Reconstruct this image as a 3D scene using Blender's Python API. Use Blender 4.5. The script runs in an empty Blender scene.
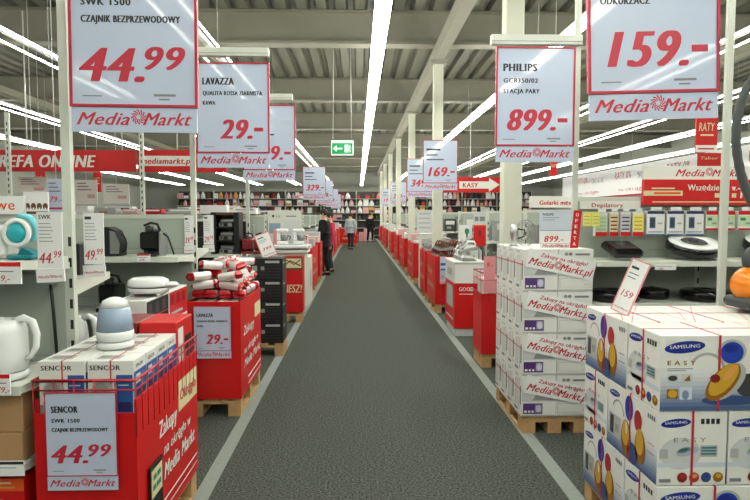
import bpy, math, random
from mathutils import Vector, Matrix, Euler
R = random.Random(7)
PI = math.pi
sc = bpy.context.scene
COL = sc.collection

# ------------------------------------------------------------------ camera
F = 590.0; CAMZ = 1.6
PITCH = math.atan(35 / F); YAW = -math.atan(17 / math.hypot(F, 35))
cam = bpy.data.cameras.new('camera'); cam.sensor_width = 36; cam.lens = F / 750 * 36
cam.clip_start = 0.05; cam.clip_end = 200
camo = bpy.data.objects.new('camera', cam); COL.objects.link(camo)
camo.location = (0, 0, CAMZ); camo.rotation_euler = (PI / 2 - PITCH, 0, YAW)
sc.camera = camo
RM = Euler((PI / 2 - PITCH, 0, YAW)).to_matrix()
def at(px, py, Y):
    d = RM @ Vector(((px - 375) / F, -(py - 250) / F, -1))
    k = Y / d.y
    return Vector((d.x * k, Y, CAMZ + d.z * k))
def ax(px, Y, py=215): return at(px, py, Y).x
def az(py, Y, px=375): return at(px, py, Y).z

# ------------------------------------------------------------------ materials
def lin(c):
    c = c / 255.0
    return c / 12.92 if c <= 0.04045 else ((c + 0.055) / 1.055) ** 2.4
M = {}
def mat(name, rgb, rough=0.5, crough=.1, metal=0.0, spec=0.5, noise=0.0, scale=20.0, emit=0.0, trans=0.0, coat=0.0, bump=0.0, alpha=1.0):
    m = bpy.data.materials.new(name); m.use_nodes = True
    nt = m.node_tree; b = nt.nodes['Principled BSDF']
    col = (lin(rgb[0]), lin(rgb[1]), lin(rgb[2]), 1)
    b.inputs['Base Color'].default_value = col
    b.inputs['Roughness'].default_value = rough
    b.inputs['Metallic'].default_value = metal
    b.inputs['Specular IOR Level'].default_value = spec
    b.inputs['Coat Weight'].default_value = coat
    b.inputs['Coat Roughness'].default_value = crough
    if trans: b.inputs['Transmission Weight'].default_value = trans
    if emit:
        b.inputs['Emission Color'].default_value = col
        b.inputs['Emission Strength'].default_value = emit
    if noise or bump:
        tc = nt.nodes.new('ShaderNodeTexCoord'); n = nt.nodes.new('ShaderNodeTexNoise')
        n.inputs['Scale'].default_value = scale; n.inputs['Detail'].default_value = 4
        nt.links.new(tc.outputs['Object'], n.inputs['Vector'])
        if noise:
            r = nt.nodes.new('ShaderNodeMapRange')
            r.inputs['From Min'].default_value = .3; r.inputs['From Max'].default_value = .7
            r.inputs['To Min'].default_value = 1 - noise; r.inputs['To Max'].default_value = 1 + noise
            mx = nt.nodes.new('ShaderNodeVectorMath'); mx.operation = 'SCALE'
            mx.inputs[0].default_value = col[:3]
            nt.links.new(n.outputs['Fac'], r.inputs['Value']); nt.links.new(r.outputs['Result'], mx.inputs['Scale'])
            nt.links.new(mx.outputs['Vector'], b.inputs['Base Color'])
        if bump:
            bp = nt.nodes.new('ShaderNodeBump'); bp.inputs['Strength'].default_value = bump
            bp.inputs['Distance'].default_value = .01
            nt.links.new(n.outputs['Fac'], bp.inputs['Height']); nt.links.new(bp.outputs['Normal'], b.inputs['Normal'])
    M[name] = m
    return m
mat('carpet', (80, 83, 77), .95, noise=.75, scale=75, spec=.1, bump=.25)
mat('tape', (136, 142, 136), .8, noise=.08, scale=40)
mat('deck', (118, 117, 103), .6, noise=.06, scale=1)
mat('beam', (154, 151, 136), .7, noise=.05, scale=2)
mat('beam_dark', (140, 138, 120), .7)
mat('column', (216, 216, 198), .6)
mat('wallgrey', (176, 178, 166), .8)
mat('fascia', (238, 236, 228), .7)
mat('fascia_glow', (244, 242, 236), .7, emit=.45)  # glow added to whiten the fascia, which renders grey without it
mat('tube', (250, 252, 240), .5, emit=28)
mat('lampbody', (225, 226, 220), .5)
mat('rackwhite', (214, 217, 205), .5)
mat('panelgrey', (176, 184, 172), .6, noise=.02, scale=3)
mat('slot', (35, 36, 34), .8)
mat('red', (206, 18, 18), .42, noise=.03, scale=6)
mat('redwire', (170, 24, 36), .4)
mat('redprint', (192, 30, 48), .5)
mat('pinkcard', (232, 150, 156), .5)
mat('signwhite', (196, 207, 230), .3, spec=.4, coat=1.0, crough=.045)
mat('signred', (186, 34, 62), .35)
mat('pricered', (196, 44, 66), .4)
mat('ink', (40, 42, 50), .5)
mat('inkgrey', (130, 132, 138), .6)
mat('paper', (240, 240, 238), .6)
mat('paperdim', (206, 208, 206), .6)
mat('boxwhite', (232, 232, 226), .45, noise=.02, scale=8)
mat('boxgrey', (178, 180, 176), .5)
mat('boxshade', (150, 152, 150), .5)
mat('boxblue', (44, 92, 164), .4)
mat('boxblue_b', (70, 120, 185), .4)
mat('purple', (86, 52, 120), .45)
mat('lilac', (160, 140, 190), .45)
mat('carton', (178, 140, 96), .8, noise=.05, scale=12)
mat('wood', (190, 152, 104), .8, noise=.12, scale=14)
mat('black', (22, 22, 24), .4)
mat('blackgloss', (14, 14, 16), .12)
mat('blackbox', (13, 13, 15), .6)
mat('charcoal', (58, 60, 60), .5)
mat('silver', (190, 192, 192), .28, metal=.85)
mat('steel', (150, 152, 150), .4, metal=.7)
mat('whiteplastic', (238, 240, 238), .25)
mat('teal', (40, 176, 186), .3)
mat('teal_dark', (20, 120, 132), .3)
mat('teal_light', (120, 214, 226), .25)
mat('glassblue', (146, 166, 188), .15)
mat('orange', (236, 132, 10), .25)
mat('orangetext', (232, 90, 30), .5)
mat('gold', (206, 160, 50), .35)
mat('golddark', (150, 96, 20), .4)
mat('sblue', (26, 44, 140), .4)
mat('vblue', (36, 66, 168), .35)
mat('vred', (176, 44, 50), .35)
mat('paleblue', (206, 214, 224), .45)
mat('blue1', (168, 184, 206), .45)
mat('blue2', (124, 146, 182), .45)
mat('blue3', (84, 108, 152), .45)
mat('blue4', (56, 78, 124), .45)
mat('yellow', (232, 228, 110), .6)
mat('green', (0, 146, 84), .5, emit=.5)
mat('exitwhite', (240, 248, 240), .5, emit=.5)
mat('foil', (236, 232, 228), .2, metal=.45, bump=.5, scale=30)
mat('foilred', (196, 24, 34), .25, metal=.2, bump=.4, scale=30)
mat('skin', (214, 168, 140), .6)
mat('hair', (40, 30, 24), .7)
mat('cloth_black', (9, 9, 11), .9)
mat('cloth_pink', (206, 60, 92), .9)
mat('cloth_grey', (176, 186, 190), .9)
mat('cloth_dark', (36, 38, 46), .9)
mat('leather', (30, 26, 24), .5)
mat('darkred', (130, 28, 30), .4)
mat('brown', (104, 66, 44), .5)
mat('cream', (226, 214, 168), .6)
mat('greentext', (50, 130, 96), .6)
mat('lightgreen', (190, 214, 170), .5)
mat('hose', (74, 78, 78), .5)
mat('back_dark', (70, 66, 64), .7)
mat('rose', (222, 176, 176), .5)
mat('amber', (222, 160, 80), .5)
mat('navy', (36, 40, 96), .5)

for i in range(10):
    t = i / 9
    mat('wash%d' % i, (228 - 150 * t ** 1.5, 230 - 130 * t ** 1.5, 230 - 88 * t ** 1.5), .4)

# ------------------------------------------------------------------ text glyph cache
_T = {}
def glyphs(s, shear=0.0, res=2, sp=1.0):
    k = (s, shear, res, sp)
    if k not in _T:
        c = bpy.data.curves.new('tmp', 'FONT'); c.body = s; c.size = 1; c.shear = shear; c.space_character = sp
        c.resolution_u = res
        o = bpy.data.objects.new('tmp', c)
        me = bpy.data.meshes.new_from_object(o)
        vs = [(v.co.x, v.co.y) for v in me.vertices]; fs = [tuple(p.vertices) for p in me.polygons]
        bpy.data.objects.remove(o); bpy.data.curves.remove(c); bpy.data.meshes.remove(me)
        x0 = min(v[0] for v in vs); x1 = max(v[0] for v in vs)
        _T[k] = ([(x - x0, y) for x, y in vs], fs, x1 - x0)
    return _T[k]
CAPH = 0.73

# ------------------------------------------------------------------ mesh builder
class MB:
    def __init__(s): s.v = []; s.f = []; s.m = []; s.sm = []; s.mats = []
    def mi(s, name):
        if name not in s.mats: s.mats.append(name)
        return s.mats.index(name)
    def add(s, vs, fs, m, smooth=False):
        b = len(s.v); i = s.mi(m)
        s.v += [tuple(v) for v in vs]
        for f in fs:
            s.f.append(tuple(b + k for k in f)); s.m.append(i); s.sm.append(smooth)
    def box(s, lo, hi, m, T=None, bev=0.0):
        x0, y0, z0 = lo; x1, y1, z1 = hi
        if bev <= 0:
            vs = [(x, y, z) for x in (x0, x1) for y in (y0, y1) for z in (z0, z1)]
            fs = [(0, 1, 3, 2), (4, 6, 7, 5), (0, 4, 5, 1), (2, 3, 7, 6), (0, 2, 6, 4), (1, 5, 7, 3)]
        else:
            vs = []; ix = {}
            for sx in (0, 1):
                for sy in (0, 1):
                    for sz in (0, 1):
                        c = [(x0, x1)[sx], (y0, y1)[sy], (z0, z1)[sz]]
                        d = [bev * (1 - 2 * sx), bev * (1 - 2 * sy), bev * (1 - 2 * sz)]
                        for a in range(3):
                            p = [c[k] + (0 if k == a else d[k]) for k in range(3)]
                            ix[(sx, sy, sz, a)] = len(vs); vs.append(tuple(p))
            fs = []
            for a in range(3):
                b_, c_ = (a + 1) % 3, (a + 2) % 3
                for sa in (0, 1):
                    q = []
                    for (u, w) in ((0, 0), (1, 0), (1, 1), (0, 1)):
                        t = [0, 0, 0]; t[a] = sa; t[b_] = u; t[c_] = w
                        q.append(ix[(*t, a)])
                    fs.append(tuple(q) if sa else tuple(reversed(q)))
                for u in (0, 1):
                    for w in (0, 1):
                        t0 = [0, 0, 0]; t0[a] = 0; t0[b_] = u; t0[c_] = w
                        t1 = list(t0); t1[a] = 1
                        q = (ix[(*t0, b_)], ix[(*t1, b_)], ix[(*t1, c_)], ix[(*t0, c_)])
                        fs.append(q if (u == w) == False else tuple(reversed(q)))
            for sx in (0, 1):
                for sy in (0, 1):
                    for sz in (0, 1):
                        q = tuple(ix[(sx, sy, sz, a)] for a in range(3))
                        fs.append(q if (sx + sy + sz) % 2 else tuple(reversed(q)))
        if T is not None: vs = [T @ Vector(v) for v in vs]
        s.add(vs, fs, m)
    def prism(s, pts, axis, a0, a1, m):
        """polygon pts in the plane across `axis`, extruded a0..a1"""
        n = len(pts)
        def P(p, a):
            return {'x': (a, p[0], p[1]), 'y': (p[0], a, p[1]), 'z': (p[0], p[1], a)}[axis]
        vs = [P(p, a0) for p in pts] + [P(p, a1) for p in pts]
        fs = [tuple(range(n)), tuple(reversed(range(n, 2 * n)))]
        fs += [(i, i + n, (i + 1) % n + n, (i + 1) % n) for i in range(n)]
        s.add(vs, fs, m)
    def lathe(s, prof, m, c=(0, 0, 0), n=24, T=None, smooth=True, sy=1.0):
        vs = []; fs = []
        for r, z in prof:
            for i in range(n):
                a = 2 * PI * i / n
                vs.append((c[0] + r * math.cos(a), c[1] + r * math.sin(a) * sy, c[2] + z))
        for j in range(len(prof) - 1):
            for i in range(n):
                fs.append((j * n + i, j * n + (i + 1) % n, (j + 1) * n + (i + 1) % n, (j + 1) * n + i))
        fs.append(tuple(reversed(range(n)))); fs.append(tuple(range((len(prof) - 1) * n, len(prof) * n)))
        if T is not None: vs = [T @ Vector(v) for v in vs]
        s.add(vs, fs, m, smooth)
    def tube(s, pts, r, m, n=8, closed=False, smooth=True):
        pts = [Vector(p) for p in pts]; N = len(pts)
        rs = r if isinstance(r, (list, tuple)) else [r] * N
        vs = []; fs = []; prev = None
        for i, p in enumerate(pts):
            if closed: t = pts[(i + 1) % N] - pts[i - 1]
            else: t = pts[min(i + 1, N - 1)] - pts[max(i - 1, 0)]
            t.normalize()
            if prev is None:
                u = t.orthogonal().normalized()
            else:
                u = (prev - t * prev.dot(t))
                u = u.normalized() if u.length > 1e-6 else t.orthogonal().normalized()
            prev = u; w = t.cross(u)
            for k in range(n):
                a = 2 * PI * k / n + PI / n
                vs.append(p + (u * math.cos(a) + w * math.sin(a)) * rs[i])
        for i in range(N if closed else N - 1):
            j = (i + 1) % N
            for k in range(n):
                fs.append((i * n + k, i * n + (k + 1) % n, j * n + (k + 1) % n, j * n + k))
        if not closed:
            fs.append(tuple(reversed(range(n)))); fs.append(tuple(range((N - 1) * n, N * n)))
        s.add(vs, fs, m, smooth)
    def ball(s, c, r, m, n=16, h=10):
        prof = []
        rx, ry, rz = r if isinstance(r, (list, tuple)) else (r, r, r)
        vs = []; fs = []
        for j in range(h + 1):
            a = PI * j / h - PI / 2
            for i in range(n):
                b = 2 * PI * i / n
                q = max(math.cos(a), 1e-3)
                vs.append((c[0] + rx * q * math.cos(b), c[1] + ry * q * math.sin(b), c[2] + rz * math.sin(a)))
        for j in range(h):
            for i in range(n):
                fs.append((j * n + i, j * n + (i + 1) % n, (j + 1) * n + (i + 1) % n, (j + 1) * n + i))
        fs.append(tuple(reversed(range(n)))); fs.append(tuple(range(h * n, (h + 1) * n)))
        s.add(vs, fs, m, True)
    def build(s, name, parent=None, loc=None, rot=None):
        me = bpy.data.meshes.new(name); me.from_pydata(s.v, [], s.f)
        for n in s.mats: me.materials.append(M[n])
        me.polygons.foreach_set('material_index', s.m)
        me.polygons.foreach_set('use_smooth', s.sm)
        me.update()
        o = bpy.data.objects.new(name, me); COL.objects.link(o)
        if parent is not None: o.parent = parent
        if loc is not None: o.location = loc
        if rot is not None: o.rotation_euler = rot
        return o

class Face:
    """drawing on a flat face: origin at the lower left, u to the right, v up; each layer is a hair higher"""
    def __init__(s, mb, o, u, v, off=.0006):
        s.mb = mb; s.o = Vector(o); s.u = Vector(u).normalized(); s.v = Vector(v).normalized()
        s.n = s.u.cross(s.v); s.k = 1; s.off = off
    def P(s, x, y): return s.o + s.u * x + s.v * y + s.n * (s.off * s.k)
    def poly(s, pts, m): s.mb.add([s.P(*p) for p in pts], [tuple(range(len(pts)))], m)
    def rect(s, x0, y0, x1, y1, m, up=True):
        s.poly([(x0, y0), (x1, y0), (x1, y1), (x0, y1)], m)
    def layer(s): s.k += 1; return s
    def ell(s, cx, cy, rx, ry, m, rot=0, n=24):
        c, d = math.cos(rot), math.sin(rot)
        s.poly([(cx + rx * math.cos(a) * c - ry * math.sin(a) * d, cy + rx * math.cos(a) * d + ry * math.sin(a) * c)
                for a in [2 * PI * i / n for i in range(n)]], m)
    def band(s, pts, w, m):
        L = []; Rr = []
        for i, p in enumerate(pts):
            a = Vector(pts[max(i - 1, 0)]); b = Vector(pts[min(i + 1, len(pts) - 1)])
            t = (b - a).normalized(); n = Vector((-t.y, t.x)) * w / 2
            L.append(s.P(p[0] + n.x, p[1] + n.y)); Rr.append(s.P(p[0] - n.x, p[1] - n.y))
        N = len(pts)
        s.mb.add(L + Rr, [(i, N + i, N + i + 1, i + 1) for i in range(N - 1)], m)
    def frame(s, x0, y0, x1, y1, t, m):
        s.rect(x0, y0, x1, y0 + t, m); s.rect(x0, y1 - t, x1, y1, m)
        s.rect(x0, y0 + t, x0 + t, y1 - t, m); s.rect(x1 - t, y0 + t, x1, y1 - t, m)
    def text(s, t, x, y, h, m, w=None, shear=0.0, bold=0.02, rot=0.0):
        vs, fs, tw = glyphs(t, shear, 6 if h > .09 else 2, 1 + bold * 1.1)
        ky = h / CAPH; kx = (w / tw) if w else ky
        c, d = math.cos(rot), math.sin(rot)
        e = bold * .42 * min(kx * 1.6, ky)   # thicken the strokes by overprinting
        k0 = s.k
        for i, (ex, ey) in enumerate(([(e * q, 0) for q in ((-1, -.5, 0, .5, 1) if h > .05 else (-1, 0, 1))]) if bold > 0 else ((0, 0),)):
            s.k = k0 + .2 * i
            s.mb.add([s.P(x + ex + a * kx * c - b * ky * d, y + ey + a * kx * d + b * ky * c) for a, b in vs], fs, m)
        s.k = k0
        return tw * kx
    def logo(s, x, y, w, m='pricered', suffix=False):
        """slanted two-word shop logo with the swirl between the words"""
        h = w * .115
        k = .86 if suffix else 1
        w2 = w * k
        s.text('Media', x, y, h, m, w=w2 * .455, shear=.42, bold=.055)
        s.text('Markt' + ('.pl' if suffix else ''), x + w2 * .575, y, h, m, w=w - w2 * .575, shear=.42, bold=.055)
        cx, cy, r = x + w2 * .535, y + h * .62, w * .068
        for i in range(12):
            a = 2 * PI * i / 12; q = []
            for t, o_ in ((.3, -.10), (.65, .16), (1.0, .62), (.93, .80), (.6, .44), (.3, .30)):
                q.append((cx + r * t * math.cos(a + o_), cy + r * t * math.sin(a + o_)))
            s.poly(q, m)

def empty(name, loc=(0, 0, 0), rz=0):
    o = bpy.data.objects.new(name, None); COL.objects.link(o)
    o.location = loc; o.rotation_euler = (0, 0, rz); o.empty_display_size = .1
    return o
def tag(o, label, cat, group=None, kind=None):
    o['label'] = label; o['category'] = cat
    if group: o['group'] = group
    if kind: o['kind'] = kind
    return o
KIDS = {}
def struct(o): o['kind'] = 'structure'; return o
def copy_tree(o, loc=None, rot=None, label=None, group=None):
    c = o.copy(); COL.objects.link(c)
    for ch in [x for x in bpy.data.objects if x.parent == o]:
        d = ch.copy(); COL.objects.link(d); d.parent = c
        for g in [x for x in bpy.data.objects if x.parent == ch]:
            e = g.copy(); COL.objects.link(e); e.parent = d
    if loc is not None: c.location = loc
    if rot is not None: c.rotation_euler = rot if isinstance(rot, (tuple, list)) else (0, 0, rot)
    if label: c['label'] = label
    if group: c['group'] = group
    return c

# ================================================================== SETTING
XL, XR, YB = -15.0, 14.0, 42.5
mb = MB(); mb.box((XL, -5, -.1), (XR, YB, 0), 'carpet'); struct(mb.build('floor'))
for i, x in enumerate((-.892, 1.232)):
    mb = MB(); mb.box((x - .045, -4.5, 0), (x + .045, 39, .002), 'tape'); struct(mb.build('trim_%d' % (i + 1)))
# trapezoidal steel roof deck, ribs running away from the camera
mb = MB(); zc = 5.2; x = XL; prof = []
while x < XR:
    prof += [(x, zc), (x + .17, zc), (x + .21, zc + .12), (x + .30, zc + .12)]; x += .34
vs = []; fs = []
for px_, pz_ in prof: vs += [(px_, -5, pz_), (px_, YB, pz_)]
for i in range(len(prof) - 1): fs.append((2 * i, 2 * i + 1, 2 * i + 3, 2 * i + 2))
mb.add(vs, fs, 'deck')
mb.box((XL, -5, zc + .16), (XR, YB, zc + .2), 'deck')
struct(mb.build('ceiling'))
# cross girders with flanges and the long beam over the columns
for k in range(8):
    y = 5.5 + 5.2 * k
    mb = MB(); z0 = 4.6
    mb.box((XL, y - .07, z0 + .05), (XR, y + .07, zc - .02), 'beam')
    mb.box((XL, y - .14, z0), (XR, y + .14, z0 + .05), 'beam')
    mb.box((XL, y - .12, zc - .05), (XR, y + .12, zc - .01), 'beam_dark')
    struct(mb.build('ceiling_beam'))
mb = MB(); mb.box((1.36, -5, 4.36), (1.54, YB - .1, 4.58), 'beam'); struct(mb.build('ceiling_beam'))
for x in (-2.75, -8.3, 6.8):
    mb = MB(); mb.box((x - .11, -5, 4.42), (x + .11, YB - .1, 4.58), 'beam_dark'); struct(mb.build('ceiling_beam'))
for k in range(7):
    y = 5.5 + 5.2 * k
    mb = MB(); mb.box((1.365, y + .0, 0), (1.535, y + .17, 4.36), 'column', bev=.008)
    mb.box((1.3, y - .06, 4.30), (1.6, y + .23, 4.36), 'beam')
    struct(mb.build('column'))
mb = MB(); mb.box((XL, YB, 0), (XR, YB + .2, 5.4), 'wallgrey'); struct(mb.build('wall_back'))
mb = MB(); mb.box((XL - .2, -5, 0), (XL, YB, 5.4), 'wallgrey'); struct(mb.build('wall_left'))
mb = MB(); mb.box((XR, -5, 0), (XR + .2, YB, 5.4), 'wallgrey'); struct(mb.build('wall_right'))
mb = MB(); mb.box((XL, -5.2, 0), (XR, -5, 5.4), 'wallgrey'); struct(mb.build('wall_front'))
# white printed fascia along the side wall, brightened by an added glow
mb = MB(); mb.box((XR - .06, 12, 2.55), (XR - .01, 40, 4.1), 'fascia_glow')
fc = Face(mb, (XR - .061, 40, 2.55), (0, -1, 0), (0, 0, 1), .004)
for y0 in (2.5, 8.2, 13.6, 19.2):
    fc.text('RATY 0%', y0, .95, .42, 'orangetext', w=1.9, bold=.03)
    fc.text('50 x 0', y0 + 2.6, .9, .3, 'inkgrey', w=1.6)
    fc.text('na okrągło', y0 + .4, .3, .22, 'pricered', w=3.2)
fc.rect(0, 0, 28, .12, 'pricered')
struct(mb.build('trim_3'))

# ------------------------------------------------------------------ long fluorescent light lines
ZL = 3.65
LR = [(.25, 'long fluorescent light line running over the middle of the aisle'),
      (2.42, 'fluorescent light line passing behind the sign on the square columns'),
      (4.45, 'fluorescent light line next to the one behind the square columns, towards the side wall'),
      (6.45, 'fluorescent light line crossing above the hanging RATY flag'),
      (8.4, 'fluorescent light line just below the one crossing the RATY flag'),
      (10.7, 'fluorescent light line nearest the white printed side wall'),
      (-1.85, 'fluorescent light line glaring behind the large sign of the coffee bin'),
      (-4.05, 'fluorescent light line passing behind the large kettle sign'),
      (-6.7, 'fluorescent light line just above the long red banner'),
      (-9.4, 'lower fluorescent light line ending behind the long red banner'),
      (-12.0, 'fluorescent light line seen lowest under the long red banner')]
for x, lab in LR:
    o = tag(empty('fluorescent_light_line', (x, 0, ZL)), lab, 'ceiling light', 'fluorescent light lines')
    y0, y1 = -4.9, 41.0
    mb = MB(); mb.prism([(-.03, .03), (.03, .03), (.03, .085), (-.03, .085)], 'y', y0, y1, 'lampbody')
    mb.build('housing', o)
    for tx in ((-.044, .044) if x in (.25, 2.42) else (-.15, .15)):
        mb = MB(); n = 30
        for i in range(n):
            a = y0 + (y1 - y0) * i / n; b = y0 + (y1 - y0) * (i + 1) / n - .04
            mb.tube([(tx, a, .0), (tx, b, .0)], .041 if x == .25 else .03 if x == 2.42 else .0115, 'tube', n=6)
        mb.build('fluorescent_tube', o)
    for i in range(8):
        mb = MB(); mb.tube([(0, 3 + 5 * i, .085), (0, 3 + 5 * i, 1.53)], .006, 'steel', n=4)
        mb.build('ceiling_wire', o)

# ------------------------------------------------------------------ signs
def price_sign(name, w, h, brand, l2, l3, main, cents, dash=True, frame=True, pw=None):
    """portrait price sign: sheet with printing, red edge, logo strip; origin at the bottom centre, facing -y"""
    o = empty(name)
    s0 = h * .155
    t = .012 * w / .6
    mb = MB(); mb.box((-w / 2, -t / 2, s0), (w / 2, t / 2, h), 'signwhite')
    f = Face(mb, (-w / 2, -t / 2, s0), (1, 0, 0), (0, 0, 1)); H = h - s0
    bar = lambda yy, hh, ww: f.rect(.08 * w, yy, ww * w, yy + hh * .8, 'charcoal')
    if not brand: bar(H - .235 * H, .05 * h, .5); bar(H - .355 * H, .03 * h, .42); bar(H - .465 * H, .028 * h, .6)
    elif brand.strip(): f.text(brand, .08 * w, H - .235 * H, .070 * h, 'ink', w=len(brand) * .062 * w, bold=.13)
    if l2: f.text(l2, .08 * w, H - .355 * H, .042 * h, 'ink', w=min(.84, len(l2) * .05) * w, bold=.12)
    if l3: f.text(l3, .08 * w, H - .465 * H, .040 * h, 'ink', w=min(.8, len(l3) * .043) * w, bold=.12)
    ph = .195 * h; y0 = .15 * H
    if cents:
        f.text(main + '.', .07 * w, y0, ph, 'pricered', w=.5 * w, shear=.25, bold=.11)
        f.text(cents, .6 * w, y0 + ph * .35, ph * .68, 'pricered', w=.31 * w, shear=.25, bold=.11)
    else:
        ww = pw or .18 * (len(main) + .4)
        f.text(main + '.', (.93 - .17 - ww) * w, y0, ph, 'pricered', w=ww * w, shear=.25, bold=.11)
        f.rect(.80 * w, y0 + ph * .36, .93 * w, y0 + ph * .55, 'pricered')
    f.rect(.08 * w, .05 * H, .24 * w, .058 * H, 'inkgrey')
    f.rect(.66 * w, .055 * H, .84 * w, .07 * H, 'inkgrey'); f.rect(.70 * w, .03 * H, .79 * w, .04 * H, 'inkgrey')
    mb.build('price_sheet', o)
    mb = MB(); e = .022 * w if frame else .01 * w
    for lo, hi in (((-w / 2 - e, -t, s0 - e), (w / 2 + e, t, s0)), ((-w / 2 - e, -t, h), (w / 2 + e, t, h + e)),
                   ((-w / 2 - e, -t, s0), (-w / 2, t, h)), ((w / 2, -t, s0), (w / 2 + e, t, h))):
        mb.box(lo, hi, 'signred')
    mb.build('red_frame', o)
    mb = MB(); mb.box((-w / 2 - e * .6, -t / 2, 0), (w / 2 + e * .6, t / 2, s0 - e - .002), 'signwhite')
    f = Face(mb, (-w / 2, -t / 2, 0), (1, 0, 0), (0, 0, 1))
    f.logo(.03 * w, s0 * .26, w * .94)
    mb.build('logo_strip', o)
    return o

def hang_sign(x, y, zb, lab, args, tilt=0, yaw=0, cat='price sign', w=.566, h=.83, pitch=0):
    o = price_sign('hanging_price_sign', w, h, *args)
    o.location = (x, y, zb); o.rotation_euler = (pitch, tilt, yaw)
    tag(o, lab, cat, 'large price signs above the aisle')
    return o
SG = []
hang_sign(ax(133.5, 2.83, 60), 2.83, az(132.5, 2.83, 133), 'large hanging price sign reading 44.99 above the kettle bin', ('SENCOR', 'SWK 1500', 'CZAJNIK BEZPRZEWODOWY', '44', '99'), tilt=.008)
hang_sign(ax(233, 4.87, 115), 4.87, 1.985, 'hanging price sign reading 29 above the coffee bags', ('LAVAZZA', 'QUALITA ROSSA ZIARNISTA', 'KAWA', '29', ''))
hang_sign(ax(269, 6.74, 140), 6.74, 1.99, 'hanging price sign half hidden behind the coffee price sign', ('', '', '', '399', ''))
hang_sign(ax(314.5, 15.2), 15.2, 1.99, 'hanging price sign reading 329 over the left row of bins', ('', '', '', '329', ''))
hang_sign(ax(325, 21), 21, 1.99, 'hanging price sign peeking out behind the one reading 329', ('', '', '', '199', ''))
hang_sign(ax(332, 28), 28, 1.99, 'small distant price sign, third in the row behind the green exit sign', ('', '', '', '999', ''))
hang_sign(ax(336, 35), 35, 1.99, 'most distant price sign on the side of the people', ('', '', '', '149', ''))
hang_sign(ax(655, 2.63, 60), 2.63, az(119.5, 2.63, 655), 'large hanging price sign reading 159 above the vacuum cleaner boxes', (' ', '', 'ODKURZACZ', '159', ''), tilt=-.03)
hang_sign(ax(535, 4.4, 105), 4.4, 1.995, 'hanging price sign reading 899 above the strapped stack of white boxes', ('PHILIPS', 'GC8350/02', 'STACJA PARY', '899', ''))
hang_sign(ax(440, 10), 10, 2.02, 'hanging price sign reading 169 beside the arrow sign', ('', '', '', '169', ''))
hang_sign(ax(420, 13), 13, 1.99, 'hanging price sign reading 349 partly behind the one reading 169', ('', '', '', '349', ''))
hang_sign(ax(398.5, 22), 22, 1.99, 'distant hanging price sign reading 229 beyond the one reading 349', ('', '', '', '229', ''))
hang_sign(ax(388, 28), 28, 1.99, 'most distant price sign on the column side of the aisle', ('', '', '', '199', ''))

# exit sign on two wires
e = tag(empty('exit_sign', (ax(342.5, 11), 11, az(155.5, 11))), 'green exit sign with white arrow hanging over the aisle', 'exit sign')
mb = MB(); mb.box((-.205, -.03, 0), (.205, .03, .27), 'exitwhite', bev=.006); mb.build('lamp_housing', e)
mb = MB(); mb.box((-.19, -.036, .022), (.19, -.031, .222), 'green')
f = Face(mb, (-.19, -.0365, .022), (1, 0, 0), (0, 0, 1), .001)
f.rect(.05, .085, .19, .115, 'exitwhite'); f.poly([(.02, .10), (.085, .16), (.085, .04)], 'exitwhite'); 
f.rect(.235, .03, .30, .17, 'exitwhite'); f.layer(); f.ell(.325, .155, .014, .014, 'exitwhite')
f.band([(.33, .14), (.318, .09), (.345, .06), (.33, .03)], .016, 'exitwhite'); f.band([(.318, .09), (.298, .055), (.285, .06)], .014, 'exitwhite')
f.band([(.30, .12), (.33, .13), (.352, .105)], .012, 'exitwhite')
mb.build('green_panel', e)
for sx in (-.17, .17):
    mb = MB(); mb.tube([(sx, 0, .30), (sx * .9, 0, 2.4)], .006, 'lampbody', n=4); mb.build('hanging_wire', e)

# red banners
def banner(name, x0, x1, y, z0, z1, draw, lab, cat='banner', th=.03):
    o = MB(); o.box((x0, y, z0), (x1, y + th, z1), 'red')
    draw(Face(o, (x0, y, z0), (1, 0, 0), (0, 0, 1), .002), x1 - x0, z1 - z0)
    b = o.build(name); tag(b, lab, cat); return b
Yb = 9.0
p0 = at(0, 171.5, Yb); p1 = at(136, 171.5, Yb); p2 = at(226, 171.5, Yb); zt = az(150, Yb, 60)
def d1(f, W, H):
    f.text('STREFA ONLINE', W - .60 - 1.66, .065, H - .13, 'fascia', w=1.66, shear=.25, bold=.1)
o = banner('red_banner', p0.x - 1.6, p1.x, Yb, az(171.5, Yb, 60), zt, d1, 'long red banner reading STREFA ONLINE over the coffee machines')
for i in range(3):
    m2 = MB(); xx = p0.x - 1 + i * 1.4; m2.tube([(xx, Yb + .015, zt), (xx, Yb + .015, 4.6)], .012, 'lampbody', n=4); m2.build('hanging_wire', o)
def d2(f, W, H):
    f.rect(.02, H * .28, W * .64, H * .73, 'fascia'); f.layer()
    f.text('mediamarkt.pl', .05, H * .38, H * .27, 'red', w=W * .58, shear=.2, bold=.08)
    f.poly([(W * .86, H * .2), (W * .93, H * .5), (W * .86, H * .8), (W * .78, H * .8), (W * .85, H * .5), (W * .78, H * .2)], 'fascia')
o = banner('red_banner', p1.x + .01, p2.x, Yb + .05, az(172, Yb, 170), az(149.5, Yb, 170), d2, 'red banner with white web address strip behind the coffee sign')
m2 = MB(); m2.tube([(p1.x + .6, Yb + .065, az(149.5, Yb, 170)), (p1.x + .6, Yb + .065, 4.6)], .012, 'lampbody', n=4); m2.build('hanging_wire', o)
ya = 17.0
def d3(f, W, H):
    f.poly([(W * .28, H * .25), (W * .80, H * .25), (W * .80, H * .05), (W * .985, H * .5), (W * .80, H * .95), (W * .80, H * .72), (W * .28, H * .72)], 'fascia'); f.layer()
    f.text('KASY', W * .34, H * .34, H * .3, 'red', w=W * .27, shear=.1, bold=.08)
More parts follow.
